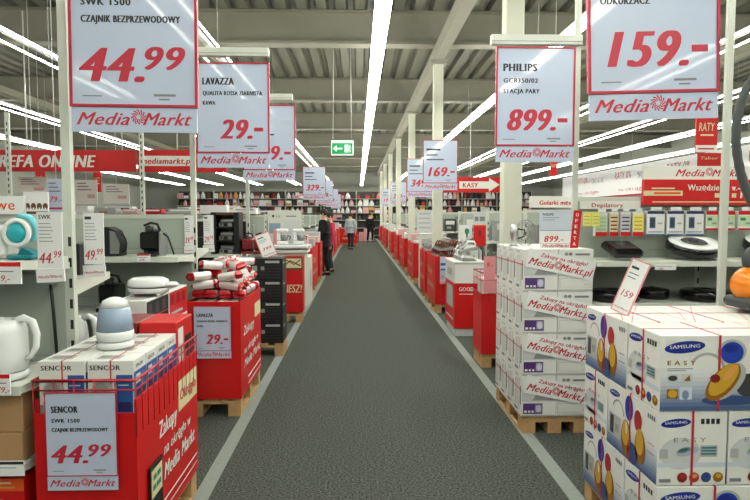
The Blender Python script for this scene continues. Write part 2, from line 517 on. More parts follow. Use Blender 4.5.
o = banner('red_arrow_sign', ax(443, ya), ax(500, ya), ya, az(192.5, ya, 470), az(177, ya, 470), d3, 'red sign with white arrow reading KASY beyond the square columns', 'sign')
m2 = MB(); m2.tube([(ax(470, ya), ya + .015, az(177, ya, 470)), (ax(470, ya), ya + .015, 5.1)], .012, 'lampbody', n=4); m2.build('hanging_wire', o)

def flag(px0, px1, py0, py1, Y, word, lab, white=True, yaw=0):
    a = at(px0, py1, Y); b = at(px1, py0, Y); W = b.x - a.x; H = b.z - a.z
    mb = MB(); mb.box((-W / 2, -.008, 0), (W / 2, .008, H), 'red')
    f = Face(mb, (-W / 2, -.008, 0), (1, 0, 0), (0, 0, 1), .002)
    if white: f.rect(0, 0, W, H * .17, 'fascia'); f.layer(); f.rect(W * .1, H * .06, W * .85, H * .1, 'pricered')
    f.text(word, W * .12, H * .52, H * .22, 'cream', w=W * .72, shear=.15, bold=.02)
    if H > .3: f.rect(W * .2, H * .4, W * .8, H * .44, 'cream')
    o = mb.build('hanging_flag', None, ((a.x + b.x) / 2, Y, a.z), (0, 0, yaw)); tag(o, lab, 'flag')
    m2 = MB(); m2.tube([(0, 0, H), (0, 0, 5.15 - a.z)], .005, 'lampbody', n=4); m2.build('hanging_wire', o)
flag(695, 718, 112, 152, 6.0, 'RATY', 'red hanging flag reading RATY beside the white sign pole')
flag(36, 45, 171, 190, 11.2, 'RATY', 'small red flag hanging under the long red banner near the round machine', False)
flag(94, 101, 172, 192, 11.2, 'RATY', 'small red flag hanging under the long red banner beyond the sign post', False)
flag(550, 557, 160, 176, 8.2, 'RATY', 'small red flag hanging just past the sign reading 899', False)
flag(697, 722, 153, 166.5, 9.0, 'Tabor', 'red flag with white lettering under the RATY flag by the white pole', False)
def board(px0, px1, py0, py1, Y, lab, lil=False):
    a = at(px0, py1, Y); b = at(px1, py0, Y); W = b.x - a.x; H = b.z - a.z
    mb = MB(); mb.box((-W / 2, -.008, 0), (W / 2, .008, H), 'signwhite' if lil else 'fascia')
    f = Face(mb, (-W / 2, -.008, 0), (1, 0, 0), (0, 0, 1), .002)
    for k in range(3): f.rect(W * .1, H * (.85 - .12 * k), W * (.5 + .12 * k), H * (.89 - .12 * k), 'inkgrey')
    if lil: f.text('79.-', W * .15, H * .3, H * .18, 'pricered', w=W * .65, shear=.2, bold=.05); f.rect(W * .1, H * .08, W * .9, H * .14, 'pricered')
    else: f.rect(0, H * .02, W, H * .06, 'boxgrey'); f.rect(W * .55, H * .3, W * .9, H * .45, 'rose')
    o = mb.build('hanging_board', None, ((a.x + b.x) / 2, Y, a.z)); tag(o, lab, 'board')
    m2 = MB(); m2.tube([(0, 0, H), (0, 0, 5.15 - a.z)], .006, 'lampbody', n=4); m2.build('hanging_wire', o)
board(48, 65, 179, 212, 7.6, 'pale lilac hanging board with red print left of the kettle sign post', True)
board(19, 47, 177, 196, 9.6, 'wide white hanging board under the long red banner')
board(76, 97, 180, 206, 10.2, 'white hanging board just past the kettle sign post')
board(104, 129, 184, 205, 10.2, 'white hanging board over the chrome sided espresso machine')
for px, lab in ((142, 'thin perforated pole in front of the joint of the red banners'), (9, 'thin perforated pole in front of the long red banner by the frame edge')):
    x = ax(px, 8.9, 170); o = tag(empty('sign_pole', (x, 8.9, 0)), lab, 'pole')
    mb = MB(); mb.box((-.03, -.02, .01), (.03, .02, 3.1), 'rackwhite')
    for i in range(20): mb.box((-.008, -.0208, 1.2 + .09 * i), (.008, -.02, 1.245 + .09 * i), 'slot')
    mb.build('pole', o); mb = MB(); mb.box((-.15, -.15, 0), (.15, .15, .01), 'rackwhite'); mb.build('base_plate', o)
# ================================================================== SHELVING
def upright(name_parent, x, y, z1, w=.042, d=.035, z0=0.0, slots=True):
    mb = MB(); mb.box((x - w / 2, y - d / 2, z0), (x + w / 2, y + d / 2, z1), 'rackwhite')
    if slots:
        n = int((min(z1, 1.62) - .15) / .1)
        for i in range(n):
            z = .15 + i * .1
            mb.box((x + w * .02, y - d / 2 - .0008, z), (x + w * .36, y - d / 2, z + .045), 'slot')
    return mb.build('upright', name_parent)
def shelf_part(p, x0, x1, y0, y1, z, lip=.035, rail='rackwhite', t=.03):
    mb = MB(); mb.box((x0, y0, z - t), (x1, y1, z), 'rackwhite')
    yf = y0 if y0 < y1 else y1
    mb.box((x0, yf - .012, z - lip), (x1, yf, z + .003), rail)
    s = mb.build('shelf', p)
    for x in (x0, x1):
        m2 = MB()
        m2.prism([(y0 + .02, z - t), (y1, z - t), (y1, z - .06), (y1 - .04, z - .06)], 'x', x - .006, x + .006, 'rackwhite')
        m2.build('shelf_bracket', s)
    return s
def gondola(name, xin, xout, y, h, shelves, lab, back=(), pole=None, base=True, d=.45, side=1, pm='panelgrey'):
    """double sided shelving with its back panel at y; front shelves towards -y; xin = the end at the aisle"""
    o = tag(empty(name, (0, 0, 0)), lab, 'shelving unit')
    x0, x1 = min(xin, xout), max(xin, xout)
    mb = MB(); mb.box((x0, y - .015, .12), (x1, y + .015, h), pm)
    n = max(1, int((x1 - x0) / 1.0))
    mb.box((x0, y - .018, h - .03), (x1, y + .018, h + .004), 'rackwhite')
    for z in (.52, .92, 1.32):
        if z < h - .1: mb.box((x0, y - .0165, z), (x1, y - .015, z + .004), 'boxshade')
    mb.build('back_panel', o)
    upright(o, xin, y, pole or h + .02)
    k = 1
    while abs(k * 1.0) < x1 - x0 + .01:
        upright(o, xin - side * k * 1.0 * -1, y, h + .02); k += 1
    if base:
        mb = MB(); mb.box((x0, y - d, .02), (x1, y + d, .14), 'rackwhite', bev=.004); mb.build('base_plinth', o)
    for z in shelves: shelf_part(o, x0, x1, y - d, y - .02, z)
    for z in back:
        mb = MB(); mb.box((x0, y + .02, z - .03), (x1, y + d, z), 'rackwhite'); s = mb.build('shelf', o)
        m2 = MB(); m2.prism([(y + .02, z - .075), (y + .02, z), (y + d - .02, z), (y + d - .02, z - .035), (y + .06, z - .075)], 'x', xin - .008, xin + .008, 'rackwhite')
        m2.build('shelf_bracket', s)
    return o
def arm(o, x0, x1, y, z, t=.07):
    mb = MB(); mb.box((min(x0, x1), y - .03, z), (max(x0, x1), y + .03, z + t), 'rackwhite', bev=.004)
    mb.box((min(x0, x1), y - .033, z + t * .3), (max(x0, x1), y - .03, z + t * .36), 'boxshade')
    a = mb.build('sign_arm', o); return a

# ================================================================== LEFT SIDE
XE = -1.388
g1 = gondola('shelving_unit', XE, -4.9, 2.88, 1.60, (1.405, .895, .565, .30), 'shelving unit with the round turquoise machine and the white kettle', back=(1.285, .8, .4), pole=3.25, side=-1)
arm(g1, XE, -.72, 2.80, 2.86)
mb = MB(); mb.box((-3.3, 2.84, 1.605), (ax(24, 2.84), 2.86, az(196, 2.84, 10)), 'paper')
f = Face(mb, (-3.3, 2.84, 1.605), (1, 0, 0), (0, 0, 1)); f.text('Ekspresy kawowe', ax(15, 2.84) + 3.3 - .55, .02, .05, 'orangetext', w=.55, bold=.03)
mb.build('header_board', g1)
mb = MB(); mb.box((ax(25, 2.87), 2.862, 1.605), (ax(49, 2.87), 2.874, az(192, 2.87, 40)), 'paper')
f = Face(mb, (ax(25, 2.87), 2.862, 1.605), (1, 0, 0), (0, 0, 1)); f.rect(0.005, .0, .115, .012, 'brown')
for i in range(4): f.ell(.018 + i * .028, .036, .012, .016, 'brown'); f.layer(); f.rect(.014 + i * .028, .012, .022 + i * .028, .03, 'paper')
mb.build('picture_board', g1)

def shelf_ticket(px0, px1, py0, py1, Y, lab, head='red', txt='29,-', slope=0.0):
    a = at(px0, py1, Y); b = at(px1, py0, Y); W = b.x - a.x; H = b.z - a.z
    mb = MB(); mb.box((0, -.004, 0), (W, .004, H), 'paper')
    f = Face(mb, (0, -.004, 0), (1, 0, 0), (0, 0, 1)); f.rect(0, H * .8, W, H, head)
    f.rect(W * .08, H * .55, W * .8, H * .6, 'inkgrey'); f.text(txt, W * .2, H * .12, H * .3, 'pricered', shear=.2, bold=.03)
    o = mb.build('shelf_price_tag', None, a, (slope, 0, 0)); tag(o, lab, 'price tag', 'shelf price tags'); return o
shelf_ticket(-14, 21, 262, 284, 2.405, 'wide shelf price tag with red top edge under the round machine', txt='129,-')
shelf_ticket(-6, 10, 374, 395, 2.405, 'white and red price tag hanging under the white kettle shelf', txt='79,-')
def card(px0, px1, py0, py1, Y, l1, main, cents, lab, tilt=0, dx=0):
    a = at((px0 + px1) / 2, py1, Y); W = at(px1, py0, Y).x - at(px0, py0, Y).x; H = az(py0, Y, px0) - a.z
    mb = MB(); mb.box((-W / 2, -.004, H * .2), (W / 2, .004, H), 'paper')
    f = Face(mb, (-W / 2, -.004, 0), (1, 0, 0), (0, 0, 1))
    if l1: f.text(l1, W * .08, H * .90, H * .065, 'ink', w=W * .5, bold=.06)
    else: f.rect(W * .08, H * .9, W * .4, H * .945, 'ink')
    for k in range(6): f.rect(W * .08, H * (.83 - .05 * k), W * (.55 + .05 * (k % 3)), H * (.84 - .05 * k), 'inkgrey')
    f.text(main + '.', W * .06, H * .27, H * .16, 'pricered', w=W * .56, shear=.22, bold=.03)
    f.text(cents, W * .66, H * .35, H * .1, 'pricered', w=W * .29, shear=.22, bold=.03)
    o = mb.build('price_card', None, a, (0, tilt, 0))
    m2 = MB(); m2.box((-W * .56, -.005, 0), (W * .56, .005, H * .19), 'paper')
    f = Face(m2, (-W * .56, -.005, 0), (1, 0, 0), (0, 0, 1)); f.logo(W * .06, H * .06, W * 1.0)
    s = m2.build('logo_strip', o, None, (0, -.05, 0))
    m3 = MB(); m3.box((-.01, .005, H * .45), (.01, .022, H * .6), 'rackwhite'); m3.build('clip', o)
    o.name = 'hanging_price_card'; return tag(o, lab, 'price card')
card(39, 64, 212, 282, 2.40, 'SWK', '44', '99', 'narrow price card reading 44.99 on the slotted post by the round machine')
card(85, 105, 213, 277, 2.96, '', '49', '99', 'narrow price card reading 49.99 beyond the slotted post')

# round turquoise capsule machine
def capsule_machine():
    Y = 2.62; c = at(16.5, 233, Y); zb = 1.408
    o = tag(empty('capsule_coffee_machine', (c.x, Y, zb)), 'white and turquoise round capsule coffee machine on the top shelf', 'coffee machine')
    zc = c.z - zb; r = .052
    mb = MB(); N = 36
    ring = [(r * math.cos(2 * PI * i / N), 0, zc + r * 1.05 * math.sin(2 * PI * i / N)) for i in range(N)]
    mb.tube(ring,   .011, 'whiteplastic', n=10, closed=True); mb.build('ring_body', o)
    mb = MB(); mb.lathe([(.001, .018), (.025, .016), (.042, .005), (.047, -.01), (.042, -.03), (.001, -.03)], 'teal', T=Matrix.Translation((0, 0, zc)) @ Matrix.Rotation(PI / 2, 4, 'X'), n=28)
    mb.build('round_cover', o)
    mb = MB(); pts = [(.058 * math.cos(a), .05, zc + .012 + .062 * math.sin(a)) for a in [(-.9 + i * .14) for i in range(22)]]
    mb.tube(pts, [.008 + .008 * math.sin(PI * i / 21) for i in range(22)], 'teal_light', n=10); mb.build('water_tank', o)
    mb = MB(); mb.box((-.02, -.05, 0), (.092, .09, .018), 'teal_dark', bev=.006); mb.prism([(.01, .018), (.085, .018), (.055, .04), (.03, .05)], 'y', -.02, .04, 'teal_dark'); mb.build('drip_base', o)
    mb = MB(); mb.box((-.16, 0, 0), (-.05, .12, .15), 'whiteplastic', bev=.02); mb.build('side_body', o)
capsule_machine()

def kettle(loc, r, h, body, base, lab, handle=1, flip=0, mid=None, straight=False):
    o = tag(empty('kettle', loc, flip), lab, 'kettle')
    mb = MB(); mb.lathe([(r * .92, 0), (r, .006), (r, .028), (r * .9, .032)], base); mb.build('power_base', o)
    prof = [(r * .86, .034), (r * .98, .04), (r * 1.0, h * .28), (r * .93, h * .55), (r * .78, h * .82), (r * .62, h * .93), (r * .3, h * .985), (.004, h)]
    if straight: prof = [(r * .9, .034), (r, .042), (r * 1.0, h * .4), (r * .97, h * .78), (r * .90, h * .9), (r * .7, h * .965), (r * .3, h * .99), (.004, h)]
    mb = MB()
    if mid:
        mb.lathe(prof[:3] + [(r * .985, h * .34)], body)
        mb.lathe([(r * .985, h * .34), (r * .93, h * .55), (r * .80, h * .80)], mid)
        mb.lathe([(r * .80, h * .80)] + prof[5:], body)
        for a in (0.3, .5): mb.box((math.cos(-PI/2 + a) * r * .99, math.sin(-PI/2 + a) * r * 1.0 - .003, h * .12), (math.cos(-PI/2 + a) * r * .99 + .006, math.sin(-PI/2 + a) * r, h * .17), 'ink')
    else:
        mb.lathe(prof, body)
    mb.build('body', o)
    s = handle
    q = .86 if mid else 1
    mb = MB(); mb.tube([(s * r * .45, 0, h * .93 * q), (s * r * .95, 0, h * 1.0 * q), (s * r * (1.30 if straight else 1.42), 0, h * .93 * q), (s * r * (1.46 if straight else 1.62), 0, h * .72), (s * r * (1.42 if straight else 1.55), 0, h * .52), (s * r * (1.22 if straight else 1.3), 0, h * .36), (s * r * .92, 0, h * .32)], [.014, .016, .017, .016, .014, .013, .012], body, n=10)
    mb.build('handle', o)
    if mid: return o
    mb = MB(); mb.prism([(-s * r * .7, h * .70), (-s * r * .72, h * .88), (-s * r * 1.15, h * .88)], 'y', -.025, .025, body); mb.build('spout', o)
    if mid: return o
    mb = MB(); mb.ball((0, 0, h - .004), (.02, .02, .008), body, 10, 6); mb.build('lid_knob', o)
    return o
kettle((-1.538, 2.56, .897), .104, .262, 'whiteplastic', 'whiteplastic', 'white kettle with big handle on the middle shelf', straight=True)
mb = MB(); mb.tube([(ax(50, 2.85), 2.835, az(283, 2.85)), (ax(52, 2.85), 2.835, az(310, 2.85)), (ax(54, 2.85), 2.835, az(352, 2.85))], .0075, 'black', n=6)
tag(mb.build('power_cable'), 'black power cable hanging down the grey shelf panel', 'cable')

# brown cartons and a red box on the low shelves
def plain_box(name, lo, hi, m, lab, cat, group=None, draw=None, bev=.004, seam=None):
    c = ((lo[0] + hi[0]) / 2, (lo[1] + hi[1]) / 2, lo[2]); W, D, H = (hi[i] - lo[i] for i in range(3))
    mb = MB(); mb.box((-W / 2, -D / 2, 0), (W / 2, D / 2, H), m, bev=bev)
    if draw: draw(Face(mb, (-W / 2, -D / 2, 0), (1, 0, 0), (0, 0, 1)), W, H)
    o = mb.build(name, None, c)
    if seam:
        m2 = MB(); m2.box((-W / 2 - .001, -.02, H), (W / 2 + .001, .02, H + .0008), seam); m2.build('packing_tape', o)
    return tag(o, lab, cat, group)
xr_ = -1.402
plain_box('carton', (xr_ - .115, 2.46, .567 + .125), (xr_, 2.84, .862), 'carton', 'upper small brown carton at the end of the low shelf', 'box', 'brown cartons on the low shelf')
plain_box('carton', (xr_ - .35, 2.46, .567 + .125), (xr_ - .12, 2.84, .862), 'carton', 'upper wide brown carton at the frame edge beside the small one', 'box', 'brown cartons on the low shelf')
plain_box('carton', (xr_ - .42, 2.45, .567), (xr_, 2.84, .691), 'carton', 'long flat brown carton under the two small cartons', 'box', 'brown cartons on the low shelf')
def dr(f, W, H):
    f.rect(0, H * .72, W, H, 'orangetext'); f.layer(); f.rect(W * .1, H * .78, W * .9, H * .82, 'amber'); f.rect(W * .3, H * .88, W * .85, H * .92, 'cream'); f.rect(W * .12, 0, W * .16, H, 'ink'); f.ell(W * .6, H * .3, W * .3, H * .26, 'paperdim')
plain_box('appliance_box', (xr_ - .36, 2.46, .302), (xr_ - .005, 2.84, .495), 'red', 'red and orange appliance box on the lowest shelf', 'box', None, dr)
shelf_ticket(-12, 24, 461, 476, 2.405, 'black and white price rail tag with a red 2 under the cartons', head='ink', txt='2')

# ---- wooden pallet
def pallet_parts(o, w, d, h=.144, x=0, y=0, front_blocks=3):
    mb = MB()
    for i in range(5):
        a = -w / 2 + i * (w - .1) / 4
        mb.box((x + a, y - d / 2, h - .022), (x + a + .1, y + d / 2, h), 'wood', bev=.002)
    mb.build('deck', o)
    for i in range(3):
        a = -d / 2 + i * (d - .1) / 2
        mb = MB(); mb.box((x - w / 2, y + a, h - .044), (x + w / 2, y + a + .1, h - .0225), 'wood'); mb.build('stringer', o)
    for i in range(front_blocks):
        a = -w / 2 + i * (w - .1) / (front_blocks - 1)
        mb = MB()
        for j in range(3):
            b = -d / 2 + j * (d - .1) / 2
            mb.box((x + a, y + b, .022), (x + a + .1, y + b + .1, h - .0445), 'wood')
        mb.box((x + a, y - d / 2, 0), (x + a + .1, y + d / 2, .0215), 'wood')
        mb.build('runner', o)
def pallet(x, y, w, d, lab, h=.144):
    o = tag(empty('wooden_pallet', (x, y, 0)), lab, 'pallet'); pallet_parts(o, w, d, h); return o

def promo_bin(x0, x1, y0, y1, z1, lab, cage=None, draw_front=None, draw_side=None, side=1, deck=None, zb=.145, rise=0):
    """red display bin on a pallet; side=1: aisle side is +x, -1: aisle side is -x"""
    W, D = x1 - x0, y1 - y0
    o = tag(empty('display_bin', ((x0 + x1) / 2, (y0 + y1) / 2, 0)), lab, 'display bin', 'red display bins along the aisle')
    pallet_parts(o, W - .02, D - .02, front_blocks=2 if W < .5 else 3)
    t = .012; mb = MB()
    a, b = W / 2, D / 2
    mb.box((-a, -b, zb), (a, -b + t, z1), 'red'); mb.box((-a, b - t, zb), (a, b, z1), 'red')
    mb.box((-a, -b + t, zb), (-a + t, b - t, z1 + rise), 'red'); mb.box((a - t, -b + t, zb), (a, b - t, z1 + rise), 'red')
    dz = deck if deck else z1 - .06
    mb.box((-a + t, -b + t, dz - .02), (a - t, b - t, dz), 'red')
    if draw_front: draw_front(Face(mb, (-a, -b, zb), (1, 0, 0), (0, 0, 1), .001), W, z1 - zb)
    if draw_side:
        if side > 0: draw_side(Face(mb, (a, -b, zb), (0, 1, 0), (0, 0, 1), .001), D, z1 - zb)
        else: draw_side(Face(mb, (-a, b, zb), (0, -1, 0), (0, 0, 1), .001), D, z1 - zb)
    mb.build('red_wrap', o)
    if cage:
        mb = MB(); r = .005
        for z in (cage, (cage + z1) / 2 + .03):
            mb.tube([(-a, -b, z), (a, -b, z), (a, b, z), (-a, b, z)], r * (1.4 if z == cage else .8), 'redwire', n=6, closed=True)
        nx = int(W / .07); ny = int(D / .07)
        for i in range(nx + 1):
            for yy in (-b, b): mb.tube([(-a + W * i / nx, yy, z1 - .1), (-a + W * i / nx, yy, cage)], .003, 'redwire', n=5)
        for i in range(1, ny):
            for xx in (-a, a): mb.tube([(xx, -b + D * i / ny, z1 - .1), (xx, -b + D * i / ny, cage)], .003, 'redwire', n=5)
        mb.build('wire_cage', o)
    return o
def slogan(f, W, H):
    f.text('Zakupy', W * .30, H * .66, H * .13, 'fascia', w=W * .28, bold=.06, rot=.0)
    f.rect(W * .62, H * .70, W * .99, H * .95, 'cream'); f.layer()
    f.text('Okrągło', W * .65, H * .78, H * .1, 'red', w=W * .31, shear=.1, bold=.03)
    f.text('na okrągło w', W * .36, H * .50, H * .09, 'fascia', w=W * .48, shear=.15, bold=.03)
    f.text('Media Markt', W * .36, H * .31, H * .13, 'fascia', w=W * .56, shear=.25, bold=.07)
    f.rect(W * .3, H * .15, W * .97, H * .165, 'fascia'); f.rect(W * .3, H * .08, W * .97, H * .09, 'fascia')

# ---- kettle bin
BX0, BX1, BY0, BY1 = -1.345, -.925, 2.44, 3.36
b1 = promo_bin(BX0, BX1, BY0, BY1, .775, 'red kettle bin with wire cage standing nearest the camera', cage=.915, draw_side=slogan, deck=.745, rise=.055)
o = price_sign('bin_price_sign', .285, .41, 'SENCOR', 'SWK 1500', 'CZAJNIK BEZPRZEWODOWY', '44', '99', frame=False)
o.location = (ax(81.5, 2.42, 445), 2.425, az(490.5, 2.42, 82)); tag(o, 'white price sign reading 44.99 on the front of the kettle bin', 'price sign', 'price signs on bins')
o = empty('display_card', (BX1 + .006, BY0 + .11, 0)); tag(o, 'small black framed card with green writing on the kettle bin', 'card')
mb = MB(); z0 = .20; mb.box((0, 0, z0), (.008, .16, .49), 'black'); mb.build('black_frame', o)
mb = MB(); mb.box((.0082, .012, .345), (.0095, .148, .468), 'cream')
f = Face(mb, (.0096, .012, .345), (0, 1, 0), (0, 0, 1)); f.rect(.02, .075, .06, .1, 'greentext'); f.rect(.068, .075, .115, .1, 'greentext'); f.rect(.012, .03, .05, .055, 'greentext'); f.rect(.056, .03, .12, .055, 'greentext')
mb.build('printed_card', o)
# kettle boxes
def kettle_box():
    W, D, H = .192, .138, .245
    mb = MB(); mb.box((-W / 2, -D / 2, 0), (W / 2, D / 2, H), 'boxwhite', bev=.002)
    f = Face(mb, (-W / 2, -D / 2, 0), (1, 0, 0), (0, 0, 1))
    f.text('SENCOR', .010, .206, .021, 'ink', w=.125, bold=.1)
    f.rect(.118, .012, .186, .185, 'boxblue'); f.rect(.002, .002, .115, .06, 'boxshade'); f.layer()
    f.ell(.06, .115, .046, .05, 'boxgrey'); f.rect(.015, .04, .105, .075, 'boxgrey'); f.layer()
    f.ell(.055, .12, .03, .034, 'boxshade'); f.rect(.125, .16, .175, .165, 'boxwhite'); f.rect(.125, .14, .17, .144, 'boxwhite'); f.rect(.125, .03, .18, .07, 'navy')
    f = Face(mb, (W / 2, -D / 2, 0), (0, 1, 0), (0, 0, 1))
    f.rect(.0, .0, D, .195, 'boxblue'); f.layer(); f.rect(.02, .03, .12, .11, 'navy'); f.rect(.02, .14, .07, .18, 'boxwhite'); f.rect(.085, .12, .12, .18, 'boxblue_b'); f.text('SENCOR', .02, .21, .016, 'ink', w=.08)
    f = Face(mb, (-W / 2, -D / 2, H), (1, 0, 0), (0, 1, 0))
    f.rect(.02, .03, .12, .1, 'boxgrey'); f.layer(); f.text('SENCOR', .03, .055, .02, 'ink', w=.08)
    o = mb.build('kettle_box')
    m2 = MB(); m2.box((-.003, -D / 2 - .001, -.0), (.003, D / 2 + .001, H + .001), 'pricered'); m2.build('packing_strap', o)
    return o
kb = kettle_box(); n = 0
rows_ = ['front', 'second', 'third', 'rearmost']
for j in range(4):
    for i in range(2):
        o = kb if n == 0 else copy_tree(kb)
        o.location = (BX0 + .11 + i * .2, BY0 + .092 + j * .145, .747)
        tag(o, 'white and blue kettle box, %s row of the bin, %s' % (rows_[j], ('on the shelf side', 'on the aisle side')[i]), 'box', 'kettle boxes in the bin'); n += 1
def dk(f, W, H): f.rect(.004, H * .1, W - .004, H * .4, 'boxwhite'); f.rect(W * .1, H * .6, W * .9, H * .66, 'black')
for i in range(2):
    x = BX0 + .11 + i * .2; m = ('darkred', 'red')[i]
    o = plain_box('appliance_box', (x - .095, 3.045, .747), (x + .095, 3.335, 1.045), m, 'tall red appliance box at the back of the kettle bin, %s' % ('shelf side', 'aisle side')[i], 'box', None, dk)
    m2 = MB(); f = Face(m2, (.0952, -.145, 0), (0, 1, 0), (0, 0, 1)); f.rect(.03, .05, .12, .26, 'boxwhite'); f.rect(.15, .08, .27, .2, 'black'); m2.build('side_label', o)
kettle((ax(115, 2.72, 320), 2.72, .994), .081, .232, 'whiteplastic', 'whiteplastic', 'kettle with smoky blue body displayed on top of the kettle boxes', handle=-1, mid='glassblue', flip=-1.25)
kettle((-1.475, 3.12, .802), .058, .27, 'whiteplastic', 'charcoal', 'small white kettle behind the slotted post on the rear shelf')

# ---- stack of toaster boxes behind the kettle bin with a sandwich maker
def toaster_box(front, side, name='toaster_box'):
    W, D, H = .20, .42, .2
    mb = MB(); mb.box((-W / 2, -D / 2, 0), (W / 2, D / 2, H), front, bev=.003)
    f = Face(mb, (-W / 2, -D / 2, 0), (1, 0, 0), (0, 0, 1)); f.rect(.12, .03, .135, .06, 'ink'); f.rect(.145, .03, .165, .06, 'inkgrey'); f.rect(.02, .1, .18, .104, 'pricered')
    f = Face(mb, (W / 2, -D / 2, 0), (0, 1, 0), (0, 0, 1)); f.rect(.004, .004, D - .004, H - .012, side); f.layer()
    for k in range(3): f.rect(.03 + .13 * k, .10, .10 + .13 * k, .17, 'charcoal' if side != 'red' else 'darkred')
    f.rect(.03, .03, .3, .05, 'boxgrey'); f.layer(); f.rect(0, .085, D, .091, 'pricered')
    f = Face(mb, (-W / 2, -D / 2, H), (1, 0, 0), (0, 1, 0)); f.rect(.03, .05, .17, .35, 'boxgrey'); f.layer(); f.rect(.09, 0, .1, D, 'pricered')
    return mb.build(name)
tb = toaster_box('boxwhite', 'blackbox'); tr = toaster_box('boxwhite', 'red')
pallet(-1.46, 4.02, .40, .95, 'wooden pallet under the toaster boxes behind the kettle bin')
used = set()
lev = ['lowest', 'second', 'third', 'fourth', 'top']
for k in range(5):
    if k < 2: continue
    for j in range(2):
        for i in range(1):
            src = (tb if (j == 0) == (k % 2 == 0) else tr)
            o = copy_tree(src) if src.name in used else src
            used.add(src.name)
            o.location = (-1.385 - .205 * i, 3.80 + .435 * j, .072 + .202 * k)
            tag(o, '%s toaster box, %s layer, %s' % ('black sided' if src is tb else 'red sided', lev[k], ('front end', 'rear end')[j]), 'box', 'toaster boxes stacked behind the kettle bin')
plain_box('appliance_box', (-1.50, 3.56, .146), (-1.28, 4.46, .474), 'boxwhite', 'big white carton at the base of the toaster box stack', 'box')
def sandwich_maker(x, y, z):
    o = tag(empty('sandwich_maker', (x, y, z)), 'white sandwich maker lying on the toaster boxes', 'sandwich maker')
    mb = MB(); mb.lathe([(.10, .016), (.125, .02), (.13, .045), (.125, .05)], 'whiteplastic', sy=.85); mb.build('lower_shell', o)
    mb = MB(); mb.lathe([(.126, .051), (.126, .057)], 'black', sy=.85); mb.build('seam_gasket', o)
    mb = MB(); mb.lathe([(.13, .058), (.132, .07), (.125, .098), (.10, .112), (.004, .116)], 'whiteplastic', sy=.85); mb.build('upper_shell', o)
    mb = MB(); mb.box((.10, -.04, .05), (.185, .04, .085), 'whiteplastic', bev=.014); mb.build('handle', o)
    for sx, sy in ((-.08, -.06), (.08, -.06), (-.08, .06), (.08, .06)):
        mb = MB(); mb.lathe([(.014, 0), (.016, .018)], 'whiteplastic', c=(sx, sy, 0), n=10); mb.build('foot', o)
sandwich_maker(ax(147, 3.85), 3.85, 1.0825)

# ---- second gondola with espresso machines
g2 = gondola('shelving_unit', -1.37, -5.4, 4.98, 1.60, (1.275, .84, .45), 'shelving unit holding the black espresso machines behind the toaster boxes', back=(1.3, .8), pole=3.25, side=-1)
arm(g2, -1.37, -.72, 4.90, 2.88)
def espresso(x, y, z, lab, chrome=True, s=1.0, main='blackgloss', rz=0):
    o = tag(empty('espresso_machine', (x, y, z), rz), lab, 'coffee machine', 'espresso machines on the shelves')
    mb = MB(); mb.box((-.08 * s, -.09 * s, .05 * s), (.05 * s, .10 * s, .19 * s), main, bev=.015 * s); mb.box((-.08 * s, 0, .03 * s), (.05 * s, .1 * s, .06 * s), main); mb.build('body', o)
    mb = MB(); mb.box((-.08 * s, -.13 * s, 0), (.06 * s, .10 * s, .028 * s), main, bev=.006 * s); mb.build('drip_tray', o)
    mb = MB(); mb.lathe([(.032 * s, .19 * s), (.036 * s, .2 * s), (.03 * s, .235 * s), (.004, .24 * s)], 'charcoal', c=(-.03 * s, 0, 0), n=14); mb.lathe([(.026 * s, .19 * s), (.03 * s, .215 * s), (.004, .222 * s)], 'steel', c=(.03 * s, 0, 0), n=14); mb.build('brew_head', o)
    mb = MB(); mb.tube([(-.06 * s, -.03 * s, .24 * s), (0, -.05 * s, .262 * s), (.05 * s, -.05 * s, .25 * s), (.065 * s, -.04 * s, .2 * s)], .01 * s, 'black', n=8); mb.build('lever', o)
    if chrome:
        mb = MB(); mb.box((.055 * s, -.06 * s, 0), (.085 * s, .08 * s, .19 * s), 'silver', bev=.008 * s); mb.build('side_panel', o)
        mb = MB(); mb.tube([(.07 * s, -.02 * s, .19 * s), (.12 * s, -.02 * s, .15 * s), (.15 * s, -.02 * s, .06 * s), (.165 * s, -.02 * s, .01 * s)], .008 * s, 'black', n=6); mb.build('milk_hose', o)
    return o
espresso(ax(153, 4.72), 4.72, 1.278, 'black espresso machine with chrome side and milk hose on the white shelf')
def round_toaster(x, y, z):
    o = tag(empty('steam_iron_station', (x, y, z)), 'black iron station with grey side and coiled cord beside the narrow price card', 'iron station')
    mb = MB(); mb.prism([(-.09, 0), (.07, 0), (.08, .10), (.04, .2), (-.02, .23), (-.09, .22)], 'y', -.07, .07, 'black'); mb.build('body', o)
    mb = MB(); mb.prism([(.0, .02), (.068, .02), (.076, .10), (.04, .19), (.0, .2)], 'y', -.074, -.0705, 'steel'); mb.build('side_panel', o)
    mb = MB(); mb.tube([(.06 + .05 * math.cos(a), -.03, .1 + .075 * math.sin(a)) for a in [-1.2 + .25 * i for i in range(11)]], .006, 'black', n=6); mb.build('cord', o)
round_toaster(ax(113, 4.72), 4.72, 1.278)
plain_box('black_block', (ax(76, 3.2), 3.10, 1.287), (ax(87, 3.2), 3.26, 1.287 + .165), 'black', 'black boxy grinder standing beside the slotted post', 'block')  # plain black block, just a box with no appliance parts
espresso(ax(112, 4.75), 4.75, .842, 'black espresso machine on the lower shelf behind the blue kettle', False, 1.1)
shelf_ticket(137, 150, 254, 262, 4.51, 'tiny price tag on the shelf edge under the chrome sided espresso machine', txt='299')
card(185, 194, 216, 253, 4.93, '', '39', '99', 'pale price card on the post above the coffee bags')
card(204, 214, 215, 252, 5.5, '', '29', '99', 'pale price card hanging just past the post above the coffee bags')

